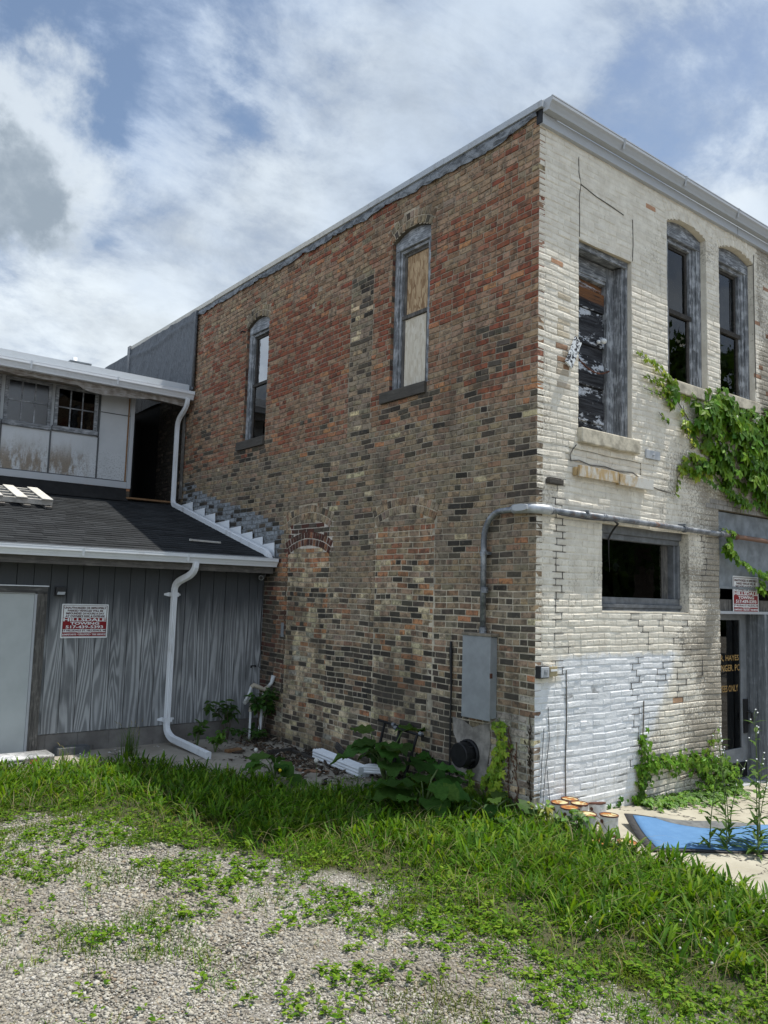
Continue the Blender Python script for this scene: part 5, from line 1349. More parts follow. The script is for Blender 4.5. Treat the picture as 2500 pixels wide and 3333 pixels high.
far[:, 2] = [gz(-12, 0), gz(7, 0), gz(7, 0), gz(-12, 0), -.2, -.2, -.2, -.2]
V = np.concatenate([V, far]); C = np.zeros((len(V), 3)); C[:k, 0] = cv
g = np_mesh('ground', V, [F, F2], MAT['ground'], C, None, True); g['kind'] = 'structure'
# concrete beside the shed and in front of the entrance
def slab(name, poly, mat, top):
    m = MB(); n = len(poly)
    vs = [(x, y, top(x, y)) for x, y in poly] + [(x, y, top(x, y)-.09) for x, y in poly]
    m.add(vs, [tuple(range(n))] + [(i, n+i, n+(i+1) % n, (i+1) % n) for i in range(n)])
    o = m.build(name, mat); o['kind'] = 'structure'; return o
slab('pavement', [(x, y-.22) for x, y in PAD_L] + [(.02, 5.33), (-14, 5.33)], MAT['conc'], lambda x, y: .008)
pr_ = [(x-.03, y) for x, y in PAD_R] + [(4.5, -7), (4.5, .3), (.02, .05)]
m = MB()
strip = []
ys2 = np.linspace(.05, -7, 40); 
for y in ys2:
    xe = float(np.interp(-y, [-p[1] for p in PAD_R], [p[0] for p in PAD_R]))-.04
    row = []
    for t in np.linspace(0, 1, 14):
        x = xe+(4.6-xe)*t; row.append((x, y, float(gz(x, y))+.010))
    strip.append(row)
vs = [p for r in strip for p in r]; fs = [(a*14+b, (a+1)*14+b, (a+1)*14+b+1, a*14+b+1) for a in range(39) for b in range(13)]
k = len(vs); vs += [(x-.0, y, z-.09) for x, y, z in [r[0] for r in strip]]
fs += [(a*14, k+a, k+a+1, (a+1)*14) for a in range(39)]
m.add(vs, fs); o = m.build('entrance_pavement', MAT['conc_sun']); o['kind'] = 'structure'
m = MB().box((3.0, .06, -.5), (5.4, .6, -.215)); o = m.build('entrance_floor', MAT['conc_sun']); o['kind'] = 'structure'

# ------------------------------------------------------------------ gravel stones (too many to count)
def ico():
    import bmesh
    b = bmesh.new(); bmesh.ops.create_icosphere(b, subdivisions=1, radius=1)
    v = np.array([p.co[:] for p in b.verts]); f = np.array([[q.index for q in t.verts] for t in b.faces]); b.free(); return v, f
IV, IF = ico()
def scatter(n, x0, x1, y0, y1): return rng.uniform(x0, x1, n), rng.uniform(y0, y1, n)
x, y = scatter(330000, -7.2, .4, -4.6, 3.6)
keep = in_view(np.stack([x, y, gz(x, y)], 1), .04) & ~in_poly(x, y, PAD_R+[(5, -7), (5, 0)])
x, y = x[keep], y[keep]; v = veg(x, y); bare = fbm(x, y, 1.3, 22)
keep = (rng.random(len(x)) < np.clip(1.05-1.6*v, .0, 1)*np.clip(1.6-1.9*np.maximum(bare-.45, 0)*3, .25, 1)); x, y = x[keep], y[keep]
d = np.hypot(x-CAM[0], y-CAM[1]); n = len(x)
sz = rng.lognormal(math.log(.0068), .36, n)*np.clip(d/4.5, 1, 1.3); print('stones', n)
keep = rng.random(n) < np.clip(4.5/d, .3, 1)**.9; x, y, sz = x[keep], y[keep], sz[keep]; n = len(x)
ax = np.stack([sz*rng.uniform(.9, 1.5, n), sz*rng.uniform(.7, 1.0, n), sz*rng.uniform(.4, .75, n)], 1)
th = rng.uniform(0, 2*PI, n); tl = rng.normal(0, .3, n)
P = IV[None]*(1+rng.normal(0, .13, (n, len(IV), 1)))*ax[:, None]
px_ = P[..., 0]*np.cos(tl)[:, None]-P[..., 2]*np.sin(tl)[:, None]; pz_ = P[..., 0]*np.sin(tl)[:, None]+P[..., 2]*np.cos(tl)[:, None]
Q = np.stack([px_*np.cos(th)[:, None]-P[..., 1]*np.sin(th)[:, None]+x[:, None], px_*np.sin(th)[:, None]+P[..., 1]*np.cos(th)[:, None]+y[:, None], pz_+(ax[:, 2]*.45+gz(x, y))[:, None]], 2)
pal = np.array([(.52, .50, .45), (.45, .43, .38), (.39, .37, .325), (.31, .295, .265), (.44, .39, .305), (.20, .19, .175), (.33, .265, .20), (.60, .585, .545)])
c = pal[rng.choice(8, n, p=[.26, .22, .18, .11, .09, .05, .03, .06])]*rng.uniform(.70, 1.0, (n, 1))*np.array([1, .985, .95])
dp_ = np.clip((fbm(x, y, 1.1, 83)-.47)*5, 0, 1)[:, None]; c = c*(1-.5*dp_)+np.array([.20, .165, .11])*dp_*.42
def m_pebble():
    q = N('pebble'); p = q.pos; cc = q.mix(q.rng(q.noise(p, 110, 4, .7), .35, .7), q.mix(1, q.attr(), (.7, .68, .64), 'MULTIPLY'), q.attr())
    q.bump(q.noise(p, 160, 3), .35, .002); return q.done(cc, .8, 0, .3)
o = np_mesh('gravel', Q.reshape(-1, 3), [(IF[None]+np.arange(n)[:, None, None]*len(IV)).reshape(-1, 3)], m_pebble(), np.repeat(c, len(IV), 0), None, True); o['kind'] = 'stuff'

# ------------------------------------------------------------------ grass blades and broad leaves
def blades(x, y, z, h, w, lean, az, col, seg=4):
    """curved tapering blades: arrays -> verts, quads, colours"""
    n = len(x); t = np.linspace(0, 1, seg+1)
    out = h[:, None]*(lean[:, None]*t**1.9); upz = h[:, None]*(t-.42*np.minimum(lean, 1.5)[:, None]*t**2.6)
    ww = w[:, None]*np.array([.75, 1, .86, .55, .04][:seg+1] if seg == 4 else [.8, 1, .6, .05])
    cx = x[:, None]+out*np.cos(az)[:, None]; cy = y[:, None]+out*np.sin(az)[:, None]; cz = z[:, None]+upz
    tw = az+PI/2+rng.normal(0, .5, n); sx, sy = np.cos(tw)[:, None]*ww/2, np.sin(tw)[:, None]*ww/2
    A = np.stack([cx-sx, cy-sy, cz], 2); Bv = np.stack([cx+sx, cy+sy, cz+ww*.15], 2)
    V = np.stack([A, Bv], 2).reshape(n, -1, 3); k = 2*(seg+1)
    f = np.array([[2*i, 2*i+1, 2*i+3, 2*i+2] for i in range(seg)])
    F = (f[None]+np.arange(n)[:, None, None]*k).reshape(-1, 4)
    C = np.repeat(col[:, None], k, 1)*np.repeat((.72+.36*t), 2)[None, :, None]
    return V.reshape(-1, 3), F, C.reshape(-1, 3)
def merge(parts):
    Vs, Fs, Cs = [], [], []; k = 0
    for v, f, c in parts: Vs.append(v); Fs.append(f+k); Cs.append(c); k += len(v)
    return np.concatenate(Vs), np.concatenate(Fs), np.concatenate(Cs)
GP = np.array([(.100, .235, .008), (.068, .180, .007), (.155, .285, .014), (.20, .25, .035), (.045, .13, .008)])
def gcol(n, p=(.3, .28, .2, .06, .16)): return GP[rng.choice(5, n, p=p)]*rng.uniform(.8, 1.2, (n, 1))
def patchy(c, x, y):
    """lush and dry patches of the lawn"""
    a = np.clip((fbm(x, y, 1.9, 44)-.42)*5, 0, 1)[:, None]; b = np.clip((fbm(x, y, 3.1, 47)-.55)*6, 0, 1)[:, None]
    return c*(.86+.42*a)*(1-b*.4)+np.array([.22, .19, .04])*b*.4
x, y = scatter(300000, -7, 1.4, -4.6, 5.3)
keep = in_view(np.stack([x, y, gz(x, y)+.1], 1), .06); x, y = x[keep], y[keep]
ins = in_poly(x, y, GRASS); v = veg(x, y); d = seg_dist(x, y, EDGE)
keep = (ins & (v > .35)) & (rng.random(len(x)) < np.clip(v*.62, 0, 1)*np.clip(.35+d*.6, .2, 1)*np.clip(.30+1.5*(fbm(x, y, 6.5, 58)-.25), .25, 1.25)); x, y, d, v = x[keep], y[keep], d[keep], v[keep]; n = len(x)
patch = fbm(x, y, 1.6, 31)
tall = np.clip(d/1.0, .22, 1)*(.65+.8*patch)
tall *= np.where((y > 2.0), .62+.25*np.clip((x+3.2)/1.5, 0, 1), 1.0)
tall *= np.where((x > -.9) & (y > -.4) & (y < 1.9), 1.1, 1)*np.where(np.hypot(x+.15, y+.98) < .58, .36, 1)*np.where((y > 3.3) & (x < -1.8), .55, 1)*(.5+.5*np.clip(seg_dist(x, y, PAD_R)/.5, 0, 1))
h = .86*tall*rng.uniform(.08, .25, n)*(.7+.6*np.clip((fbm(x, y, 3.6, 66)-.35)*3, 0, 1)); wide = rng.random(n) < .35
w = np.where(wide, rng.uniform(.009, .017, n), rng.uniform(.004, .008, n))
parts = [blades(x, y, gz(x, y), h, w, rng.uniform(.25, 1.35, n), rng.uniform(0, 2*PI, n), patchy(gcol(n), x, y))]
# short lawn grass along the gravel
x, y = scatter(240000, -7, .6, -4.6, 3.4); keep = in_view(np.stack([x, y, gz(x, y)], 1), .03); x, y = x[keep], y[keep]
v = veg(x, y); pt_ = fbm(x, y, 2.4, 51); keep = (rng.random(len(x)) < np.clip(v, 0, 1)*.5*np.clip(pt_*2-.35, 0, 1)+.5*np.exp(-seg_dist(x, y, EDGE)/.7)*np.clip(pt_*4-1.5, 0, 1)+.5*np.clip((pt_-.53)*6, 0, 1)) & (in_poly(x, y, GRASS) | (y < 2.3)) & ~in_poly(x, y, PAD_R+[(5, -7), (5, 0)])
x, y = x[keep], y[keep]; n = len(x)
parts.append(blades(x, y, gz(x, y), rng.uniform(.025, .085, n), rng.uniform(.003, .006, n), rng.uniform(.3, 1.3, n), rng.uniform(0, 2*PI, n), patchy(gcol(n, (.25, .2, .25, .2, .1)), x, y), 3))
# dry straw
x, y = scatter(4200, -5, .2, -3.6, 5); keep = (veg(x, y) > .5) & in_view(np.stack([x, y, gz(x, y)], 1), .05); x, y = x[keep], y[keep]; n = len(x)
parts.append(blades(x, y, gz(x, y)+.02, rng.uniform(.15, .3, n), rng.uniform(.003, .005, n), rng.uniform(.8, 1.6, n), rng.uniform(0, 2*PI, n), np.array([(.36, .31, .17)])*rng.uniform(.6, 1.1, (n, 1))))
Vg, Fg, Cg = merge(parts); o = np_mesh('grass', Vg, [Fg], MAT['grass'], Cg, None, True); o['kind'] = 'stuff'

def leaves(x, y, z, L, W, az, el, col, fold=.18, droop=.5):
    """leaf blades lying out from a stem: 8 verts each (folded along the midrib, tip drooping)"""
    n = len(x); t = np.array([0, .35, .72, 1.0]); wd = np.array([.12, .95, .72, .02])
    dx, dy = np.cos(az), np.sin(az)
    r = L[:, None]*t*np.cos(el)[:, None]; hz = L[:, None]*(t*np.sin(el)[:, None]-droop*t**2*.6)
    cx = x[:, None]+r*dx[:, None]; cy = y[:, None]+r*dy[:, None]; cz = z[:, None]+hz
    wv = W[:, None]*wd/2
    l = np.stack([cx-wv*dy[:, None], cy+wv*dx[:, None], cz+wv*fold], 2); rr = np.stack([cx+wv*dy[:, None], cy-wv*dx[:, None], cz+wv*fold], 2); m = np.stack([cx, cy, cz], 2)
    V = np.stack([l, m, rr], 2).reshape(n, 12, 3)
    f = []
    for i in range(3): f += [[3*i, 3*i+1, 3*i+4, 3*i+3], [3*i+1, 3*i+2, 3*i+5, 3*i+4]]
    F = (np.array(f)[None]+np.arange(n)[:, None, None]*12).reshape(-1, 4)
    C = np.repeat(col[:, None], 12, 1)*np.tile(np.array([1, 1.12, .92]), 4)[None, :, None]
    return V.reshape(-1, 3), F, C.reshape(-1, 3)
WP = np.array([(.15, .27, .016), (.10, .215, .013), (.21, .31, .03), (.058, .14, .012)])
# low weeds: rosettes in the border and here and there on the gravel
x, y = scatter(30000, -7, .4, -4.4, 5.0); keep = in_view(np.stack([x, y, gz(x, y)], 1), .04); x, y = x[keep], y[keep]
v = veg(x, y); cl = fbm(x, y, 2.2, 71); d = seg_dist(x, y, EDGE); ins = in_poly(x, y, GRASS)
pr = np.where(ins, .16+.75*np.exp(-(d/.55)**2)*np.clip(cl*3-.9, .1, 1), .8*np.exp(-(d/.85)**1.5)*np.clip(cl*4-1.55, 0.02, 1)+.34*np.clip((cl-.51)*8, 0, 1)+.03)
ok = (ins | ((y < 2.4) & (x < .0))) & (rng.random(len(x)) < pr); x, y, d = x[ok], y[ok], d[ok]
parts = []
R0 = rng.uniform(.5, 1.0, len(x))
for i in range(9):
    kk = rng.random(len(x)) < .8; n = int(kk.sum())
    L = rng.uniform(.022, .058, n)*R0[kk]; az = rng.uniform(0, 2*PI, n)
    parts.append(leaves(x[kk]+rng.normal(0, .014, n), y[kk]+rng.normal(0, .014, n), gz(x[kk], y[kk])+rng.uniform(.006, .05, n)*R0[kk], L, L*rng.uniform(.4, .75, n), az, rng.uniform(.05, .8, n), WP[rng.choice(4, n, p=[.38, .27, .23, .12])]*rng.uniform(.8, 1.15, (n, 1))))
# long strap leaves (dandelion, dock) in the thick grass
x, y = scatter(9000, -4.4, .2, -3.4, 4.9); keep = in_view(np.stack([x, y, gz(x, y)], 1), .05) & in_poly(x, y, GRASS); x, y = x[keep], y[keep]; d = seg_dist(x, y, EDGE)
keep = (rng.random(len(x)) < np.clip(d-.25, 0, .9)*.62); x, y = x[keep], y[keep]
for i in range(5):
    n = len(x); L = rng.uniform(.12, .30, n)
    parts.append(leaves(x+rng.normal(0, .02, n), y+rng.normal(0, .02, n), gz(x, y)+.02, L, rng.uniform(.014, .030, n), rng.uniform(0, 2*PI, n), rng.uniform(.7, 1.35, n), WP[rng.choice(4, n, p=[.2, .35, .1, .35])]*rng.uniform(.75, 1.1, (n, 1)), .3, .55))
Vg, Fg, Cg = merge(parts); o = np_mesh('ground_cover', Vg, [Fg], MAT['weed'], Cg, None, True); o['kind'] = 'stuff'
# crumbs, bark and leaf litter on the concrete along the walls
x, y = scatter(3600, -1.3, -.03, 1.6, 5.25); dl_ = fbm(x, y, 2.0, 91); keep = rng.random(len(x)) < np.clip(1.5*np.exp(-((x+.42)/.28)**2)*np.exp(-((y-3.4)/.75)**2)+.8*np.exp(-((x+.3)/.35)**2)*(y > 4.4)*np.exp(-((y-4.8)/.35)**2)+.03+.5*np.exp(x/.12*1.0), 0, 1)*np.clip(dl_*2, 0, 1)
x, y = x[keep], y[keep]; n = len(x); L = rng.lognormal(math.log(.022), .55, n)
lit = np.array([(.055, .04, .028), (.10, .065, .04), (.03, .026, .022), (.24, .2, .15), (.5, .49, .46)])[rng.choice(5, n, p=[.4, .26, .2, .1, .04])]
a_, b_ = rng.uniform(0, 2*PI, n), rng.normal(0, .4, n)
P = IV[None]*np.stack([L, L*.45, L*.22], 1)[:, None]*(1+rng.normal(0, .2, (n, len(IV), 1)))
Q = np.stack([P[..., 0]*np.cos(a_)[:, None]-P[..., 1]*np.sin(a_)[:, None]+x[:, None], P[..., 0]*np.sin(a_)[:, None]+P[..., 1]*np.cos(a_)[:, None]+y[:, None], P[..., 2]+P[..., 0]*np.sin(b_)[:, None]+.018+.02*rng.random((n, 1))], 2)
o = np_mesh('debris', Q.reshape(-1, 3), [(IF[None]+np.arange(n)[:, None, None]*len(IV)).reshape(-1, 3)], plain('wet_litter', (.9, .9, .9), .95) if False else m_pebble(), np.repeat(lit, len(IV), 0)); o['kind'] = 'stuff'
# white paint flakes along the pad edge
x = np.concatenate([rng.uniform(-2.9, -1.6, 26), rng.uniform(-1.35, -.8, 22)]); y = np.concatenate([rng.uniform(4.75, 5.2, 26), rng.uniform(2.45, 3.5, 22)]); n = len(x); L = rng.uniform(.008, .028, n)
P = IV[None]*np.stack([L, L*.6, L*.15], 1)[:, None]; Q = P+np.stack([x, y, np.full(n, .022)], 1)[:, None]
o = np_mesh('paint_flakes', Q.reshape(-1, 3), [(IF[None]+np.arange(n)[:, None, None]*len(IV)).reshape(-1, 3)], MAT['white']); o['kind'] = 'stuff'
# ================================================================== plants that are things
def leaf_faces(m, c, d, nrm, L, W, col, lobes=None, curl=.15):
    """one folded leaf from base c along d"""
    c, d, nrm = Vector(c), Vector(d).normalized(), Vector(nrm)
    s = d.cross(nrm).normalized(); nrm = s.cross(d)
    t = lobes or [(0, .02), (.18, .62), (.45, 1.0), (.75, .62), (1, .0)]
    vs = []
    for a, w in t:
        o = c + d*L*a - nrm*curl*L*a*a
        vs += [o - s*W*w/2 + nrm*W*w*.10, o, o + s*W*w/2 + nrm*W*w*.10]
    n = len(t)
    f = []
    for i in range(n-1): f += [(3*i, 3*i+1, 3*i+4, 3*i+3), (3*i+1, 3*i+2, 3*i+5, 3*i+4)]
    m.add(vs, f, col)
IVC = [(.10, .215, .014), (.135, .27, .02), (.07, .16, .012), (.18, .31, .03)]
def icol(lt=0):
    c = random.choice(IVC); f = random.uniform(.8, 1.2)*(1+lt); return (c[0]*f*(1+lt*.9), c[1]*f, c[2]*f)
def creeper_leaf(m, p, nrm, size, lt=0, down=(0, 0, -1)):
    """five leaflets on a short stalk"""
    nrm = Vector(nrm).normalized(); dn = Vector(down)+Vector((random.uniform(-.5, .5), random.uniform(-.15, .05), random.uniform(-.25, .25)))
    dn = (dn-nrm*dn.dot(nrm)*.8).normalized(); s = dn.cross(nrm).normalized(); col = icol(lt)
    for a, k in ((0, 1), (.85, .86), (-.85, .86), (1.75, .6), (-1.75, .6)):
        d = dn*math.cos(a)+s*math.sin(a)
        leaf_faces(m, p, d, nrm+Vector((random.uniform(-.2, .2), 0, random.uniform(-.2, .2))), size*k, size*.58*k, tuple(x*random.uniform(.88, 1.1) for x in col), curl=random.uniform(.05, .35))
random.seed(50)
IP = [(1.93, 4.86), (2.20, 4.80), (2.42, 4.70), (2.75, 4.66), (3.18, 4.80), (3.52, 4.86), (3.76, 4.78), (3.97, 4.66), (4.37, 4.80), (4.95, 4.86), (5.3, 4.8), (5.3, 3.3), (4.67, 3.33), (4.36, 3.36), (3.98, 3.46), (3.73, 3.54), (3.50, 3.56), (3.29, 3.68), (3.06, 3.66), (2.80, 3.64), (2.66, 3.69), (2.53, 3.70), (2.50, 3.78), (2.73, 3.90), (3.02, 3.92), (3.12, 3.98), (2.92, 4.02), (2.72, 4.08), (2.59, 4.18), (2.54, 4.33), (2.35, 4.40), (2.22, 4.50), (2.2, 4.62), (2.10, 4.74)]
iv = thing('creeper', 'large green creeper covering the right of the cream front under the arched windows', 'creeper', (3.6, -.05, 3.6))
m = MB(); cnt = 0
while cnt < 700:
    u, z = random.uniform(1.9, 5.3), random.uniform(3.25, 4.9)
    if not inp1(u, z, IP): continue
    ed = float(seg_dist(np.array([u]), np.array([z]), IP+IP[:1])[0])
    if vnoise(u, z, 4.5, 3) < .36 and ed > .06 and random.random() < .85: continue
    dp = -.02-random.random()*min(.14, .04+ed*.4)
    lt = .35 if ed < .06 and u < 3.2 else 0
    sz = random.uniform(.105, .175) if ed > .12 else random.uniform(.075, .12)
    creeper_leaf(m, (u, dp, z), (random.uniform(-.35, .35), -1, random.uniform(.0, .9)), sz, lt); cnt += 1
def strand(m, st, pts, n, size, lt, dep=.04):
    P = [Vector((a, -dep*random.uniform(.3, 1), b)) for a, b in pts]; st.tube(P, .004, 5)
    for i in range(n):
        t = (i+random.random())/n*(len(P)-1); k = min(int(t), len(P)-2); p = P[k].lerp(P[k+1], t-k)
        creeper_leaf(m, p+Vector((random.uniform(-.03, .03), -random.uniform(.0, .05), random.uniform(-.03, .03))), (random.uniform(-.3, .3), -1, random.uniform(.1, .8)), size*random.uniform(.7, 1.2)*(.55+.45*t/(len(P)-1)), lt)
sm = MB()
strand(m, sm, [(1.62, 4.93), (1.80, 4.90), (1.95, 4.85), (2.1, 4.82), (2.25, 4.74), (2.4, 4.66)], 34, .075, .55)
strand(m, sm, [(1.78, 4.68), (1.95, 4.66), (2.1, 4.62), (2.3, 4.58)], 24, .06, .5); strand(m, sm, [(1.78, 4.53), (2.0, 4.53), (2.2, 4.52)], 14, .05, .4)
strand(m, sm, [(2.08, 4.30), (2.16, 4.27), (2.24, 4.22)], 7, .06, .3); strand(m, sm, [(2.42, 4.42), (2.52, 4.25), (2.58, 4.08), (2.66, 3.95)], 22, .035, .8, .2)
strand(m, sm, [(2.40, 3.36), (2.44, 3.45), (2.47, 3.58), (2.6, 3.72)], 18, .06, .45)
strand(m, sm, [(3.06, 3.62), (3.35, 3.56), (3.6, 3.5), (3.8, 3.42), (4.0, 3.38)], 26, .12, 0, .08)
strand(m, sm, [(3.36, 3.04), (3.5, 3.03), (3.62, 2.99)], 10, .06, .35, .09); strand(m, sm, [(3.62, 3.0), (3.5, 2.9), (3.46, 2.76), (3.6, 2.74)], 34, .12, 0, .09)
strand(m, sm, [(3.6, 2.74), (3.72, 2.64), (3.9, 2.62), (4.1, 2.56), (4.3, 2.52), (4.55, 2.5), (4.75, 2.52)], 46, .11, 0, .10)
strand(m, sm, [(4.3, 2.5), (4.32, 2.38), (4.28, 2.30)], 14, .12, 0, .11); strand(m, sm, [(4.4, 2.5), (4.6, 2.36), (4.8, 2.34)], 16, .12, 0, .11)
for i in range(16):
    u = random.uniform(2.4, 5); z = random.uniform(3.6, 4.7); P = [(u+.18*k*random.uniform(.3, 1), -.015, z-.12*k+random.uniform(-.05, .05)) for k in range(6)]
    if all(inp1(p[0], p[2], IP) for p in P[:3]): sm.tube(P, .006, 5)
m.build('leaves', MAT['ivy'], iv); sm.build('stems', MAT['twig'], iv)
# creeper at the foot of the painted wall
lo = thing('creeper', 'low creeper climbing the foot of the white painted wall behind the blue mat', 'creeper', (2.3, -.05, 0.))
m = MB(); sm = MB(); random.seed(51)
def wallpatch(m, pts, n, size, lt=0, spread=.09, dep=.06):
    for i in range(n):
        k = random.randrange(len(pts)-1); t = random.random(); a, b = pts[k], pts[k+1]
        u = a[0]+(b[0]-a[0])*t+random.gauss(0, spread*.5); z = a[1]+(b[1]-a[1])*t+random.gauss(0, spread*.5)
        creeper_leaf(m, (u, -.012-random.random()*dep, z), (random.uniform(-.3, .3), -1, random.uniform(.2, .9)), size*random.uniform(.7, 1.25), lt)
wallpatch(m, [(1.74, .70), (1.76, .45), (1.73, .25), (1.68, .0), (1.62, -.08)], 110, .055, 0, .10)
wallpatch(m, [(1.78, .36), (2.1, .33), (2.5, .33), (2.9, .28), (3.3, .22), (3.45, .12)], 260, .06, 0, .12, .1)
wallpatch(m, [(2.7, .22), (3.1, .08), (3.4, -.02), (3.6, -.1)], 200, .06, 0, .2, .16)
wallpatch(m, [(1.40, .02), (1.2, -.03), (1.0, -.02)], 26, .04, -.3, .06, .03); wallpatch(m, [(3.0, .33), (3.15, .48), (3.25, .62)], 16, .04, .3, .04)
for i in range(520):
    u = random.uniform(1.55, 3.5); y = -abs(random.gauss(0, .17))-.02; 
    creeper_leaf(m, (u, y, GZ(u, y)+.02+random.random()*.07), (random.uniform(-.4, .4), -.5, 1), random.uniform(.04, .065), -.05, (random.uniform(-1, 1), -1, -.2))
for P in ([(1.70, -.01, -.1), (1.74, -.01, .4), (1.78, -.01, .8), (1.79, -.008, 1.02)], [(1.74, -.012, .35), (2.2, -.012, .31), (3.0, -.012, .3), (3.25, -.01, .6)], [(2.5, -.01, .1), (2.9, -.01, .15), (3.2, -.01, .12)]): sm.tube(P, .006, 5)
m.build('leaves', MAT['ivy'], lo); sm.build('stems', MAT['twig'], lo)
# vine on the side wall + dead strands
vn = thing('creeper', 'narrow bright green vine climbing the brick between the round vent and the corner', 'creeper', (-.03, .43, 0))
m = MB(); sm = MB(); random.seed(52)
def lateral_leaf(m, y, z, size, lt, dp): 
    nrm = Vector((-1, random.uniform(-.5, .2), random.uniform(.1, .8)))
    creeper_leaf(m, (-dp, y, z), nrm, size, lt, (0, random.uniform(-.5, .5), -1))
for i in range(150):
    z = random.random()**1.2*.86; lateral_leaf(m, .44+.05*math.sin(z*7)+random.gauss(0, .035+.03*(1-z)), z+.02, random.uniform(.04, .075)*(1.25-.6*z), .35, random.uniform(.01, .07))
sm.tube([(-.01, .44, 0), (-.01, .47, .3), (-.01, .42, .6), (-.01, .45, .9)], .005, 5)
for i in range(22): z = random.uniform(.1, .32); lateral_leaf(m, .80+random.gauss(0, .04), z, .05, .2, .05)
sm.tube([(-.02, .8, 0), (-.02, .82, .34)], .004, 5)
m.build('leaves', MAT['ivy'], vn); sm.build('stems', MAT['stem'], vn)
random.seed(53)
for lb, yy, zt in (('leftmost strand of dried brown vine on the pale bricks beside the green vine', .30, .85), ('middle strand of dried brown vine on the pale bricks near the corner', .20, .75), ('thick dark dried vine running up the corner of the building', .03, 1.0)):
    m = MB(); z = 0.; P = []
    while z < zt: P.append((-.012, yy+random.uniform(-.02, .02), z)); z += .07
    m.tube(P, .005, 5)
    for i in range(60 if yy < .1 else 40):
        p = random.choice(P[:-2]); leaf_faces(m, (p[0]-random.random()*.03, p[1]+random.gauss(0, .018), p[2]+random.uniform(-.05, .05)), (random.uniform(-.3, .1), random.uniform(-.5, .5), -1), (-1, 0, .4), random.uniform(.02, .05), .02, (1, 1, 1), curl=.4)
    tag(m.build('dead_vine', MAT['deadvine'] if yy > .1 else plain('dark_dead_vine', (.045, .03, .018), .9)), lb, 'dead vine')
m = MB()
for P in ([(.12, -.006, .0), (.16, -.006, .4), (.22, -.006, .75), (.20, -.006, 1.05)], [(.10, -.006, .2), (.11, -.006, .5), (.14, -.006, .85)], [(.24, -.006, .1), (.19, -.006, .45)]): m.tube(P, .0035, 5)
tag(m.build('bare_stems', plain('grey_bare_stem', (.12, .125, .14), .9)), 'thin grey bare stems crossing the white painted brick at the corner', 'dead vine')
# burdock
def burdock(x, y, label, n, size, seed, hmax):
    random.seed(seed); t = thing('burdock', label, 'plant', (x, y, 0)); m = MB(); s = MB()
    for i in range(n):
        a = random.uniform(0, 2*PI); r = random.uniform(.10, .42); h = random.uniform(.12, hmax)*(1.1-r*.8)
        p = Vector((x+r*math.cos(a)*.9, y+r*math.sin(a)*.9, h)); p.x = min(p.x, -.08); s.tube([(x, y, 0), ((x+p.x)/2, (y+p.y)/2, h*.75), p], [.010, .008, .005], 6)
        L = size*random.uniform(.6, 1.15); d = Vector((math.cos(a), math.sin(a), random.uniform(-.35, .35))); col = random.choice([(.055, .125, .022), (.045, .105, .02), (.075, .15, .03)])
        nrm = Vector((random.uniform(-.3, .1), random.uniform(-.3, .1), 1)); sd_ = d.cross(nrm).normalized(); nv = sd_.cross(d.normalized())
        # broad wavy blade
        N_ = 9; W = L*.80; vs = []; dn = d.normalized()
        prof = [.34, .80, .98, 1.0, .92, .76, .55, .28, .0]
        for k in range(N_):
            tt = k/(N_-1)
            for j in range(-2, 3):
                w = prof[k]*W/2*j/2; wav = .035*L*math.sin(k*2.3+j*1.7+i)*abs(j)/2*2
                o = p + dn*(L*tt-(.18*L if (abs(j) == 2 and k == 0) else .08*L if (abs(j) == 1 and k == 0) else 0)) + sd_*w + nv*(wav+abs(j)*.03*L-.28*L*tt*tt)
                if o.x > -.03: o.x = -.03
                vs.append(o)
        m.add(vs, [(5*k+j, 5*k+j+1, 5*k+j+6, 5*k+j+5) for k in range(N_-1) for j in range(4)], tuple(c*random.uniform(.85, 1.15) for c in col))
    o = m.build('leaves', MAT['weed'], t, True); s.build('stalks', MAT['stem'], t); return t
burdock(-.42, 1.72, 'tall burdock with big wavy leaves in front of the iron rack', 15, .44, 61, .66)
burdock(-.70, .78, 'burdock with big leaves under the round vent', 14, .38, 62, .44)
burdock(-1.22, 2.75, 'lower burdock by the broken concrete edge beside the dandelion clock', 9, .26, 63, .22)
burdock(-.35, .22, 'small broad leaved burdock at the foot of the corner', 9, .20, 64, .26)
# tall wild flowers by the mat
def wildflower(x, y, h, label, seed, grp='tall wildflowers by the mat'):
    random.seed(seed); z0 = GZ(x, y); t = thing('wildflower', label, 'plant', (x, y, z0), grp); s = MB(); m = MB(); fl_ = []
    bx, by = random.uniform(-.16, .16), random.uniform(-.12, .12); P = [Vector((x+bx*q*q, y+by*q*q, z0+h*q)) for q in np.linspace(0, 1, 8)]
    s.tube(P, [.006-.0005*i for i in range(8)], 6)
    for i in range(int(h*27)):
        q = random.random()**1.35*.95; p = P[0].lerp(P[-1], q); p.x = x+bx*q*q; p.y = y+by*q*q; a = i*2.4
        leaf_faces(m, p, (math.cos(a+random.random()), math.sin(a+random.random()), random.uniform(.2, 1.3)), (0, 0, 1), random.uniform(.11, .19)*(1.2-.6*q), .036, random.choice([(.085, .16, .03), (.065, .13, .025), (.115, .19, .04)]), curl=.5)
    for i in range(4):
        a = i*2.1; p = P[-1] if i == 0 else P[-2].lerp(P[-1], random.random()); q = p+Vector((math.cos(a), math.sin(a), 1.3)).normalized()*random.uniform(.04, .10)
        s.tube([p, q], .0025, 5); fl_.append(MB().lathe([(0, -.005), (.006, -.002), (.008, .003), (.004, .007), (0, .008)], q, 8))
    s.build('stem', MAT['stem'], t); m.build('leaves', MAT['weed'], t); [q.build('flower_head', MAT['white'], t, True) for q in fl_]
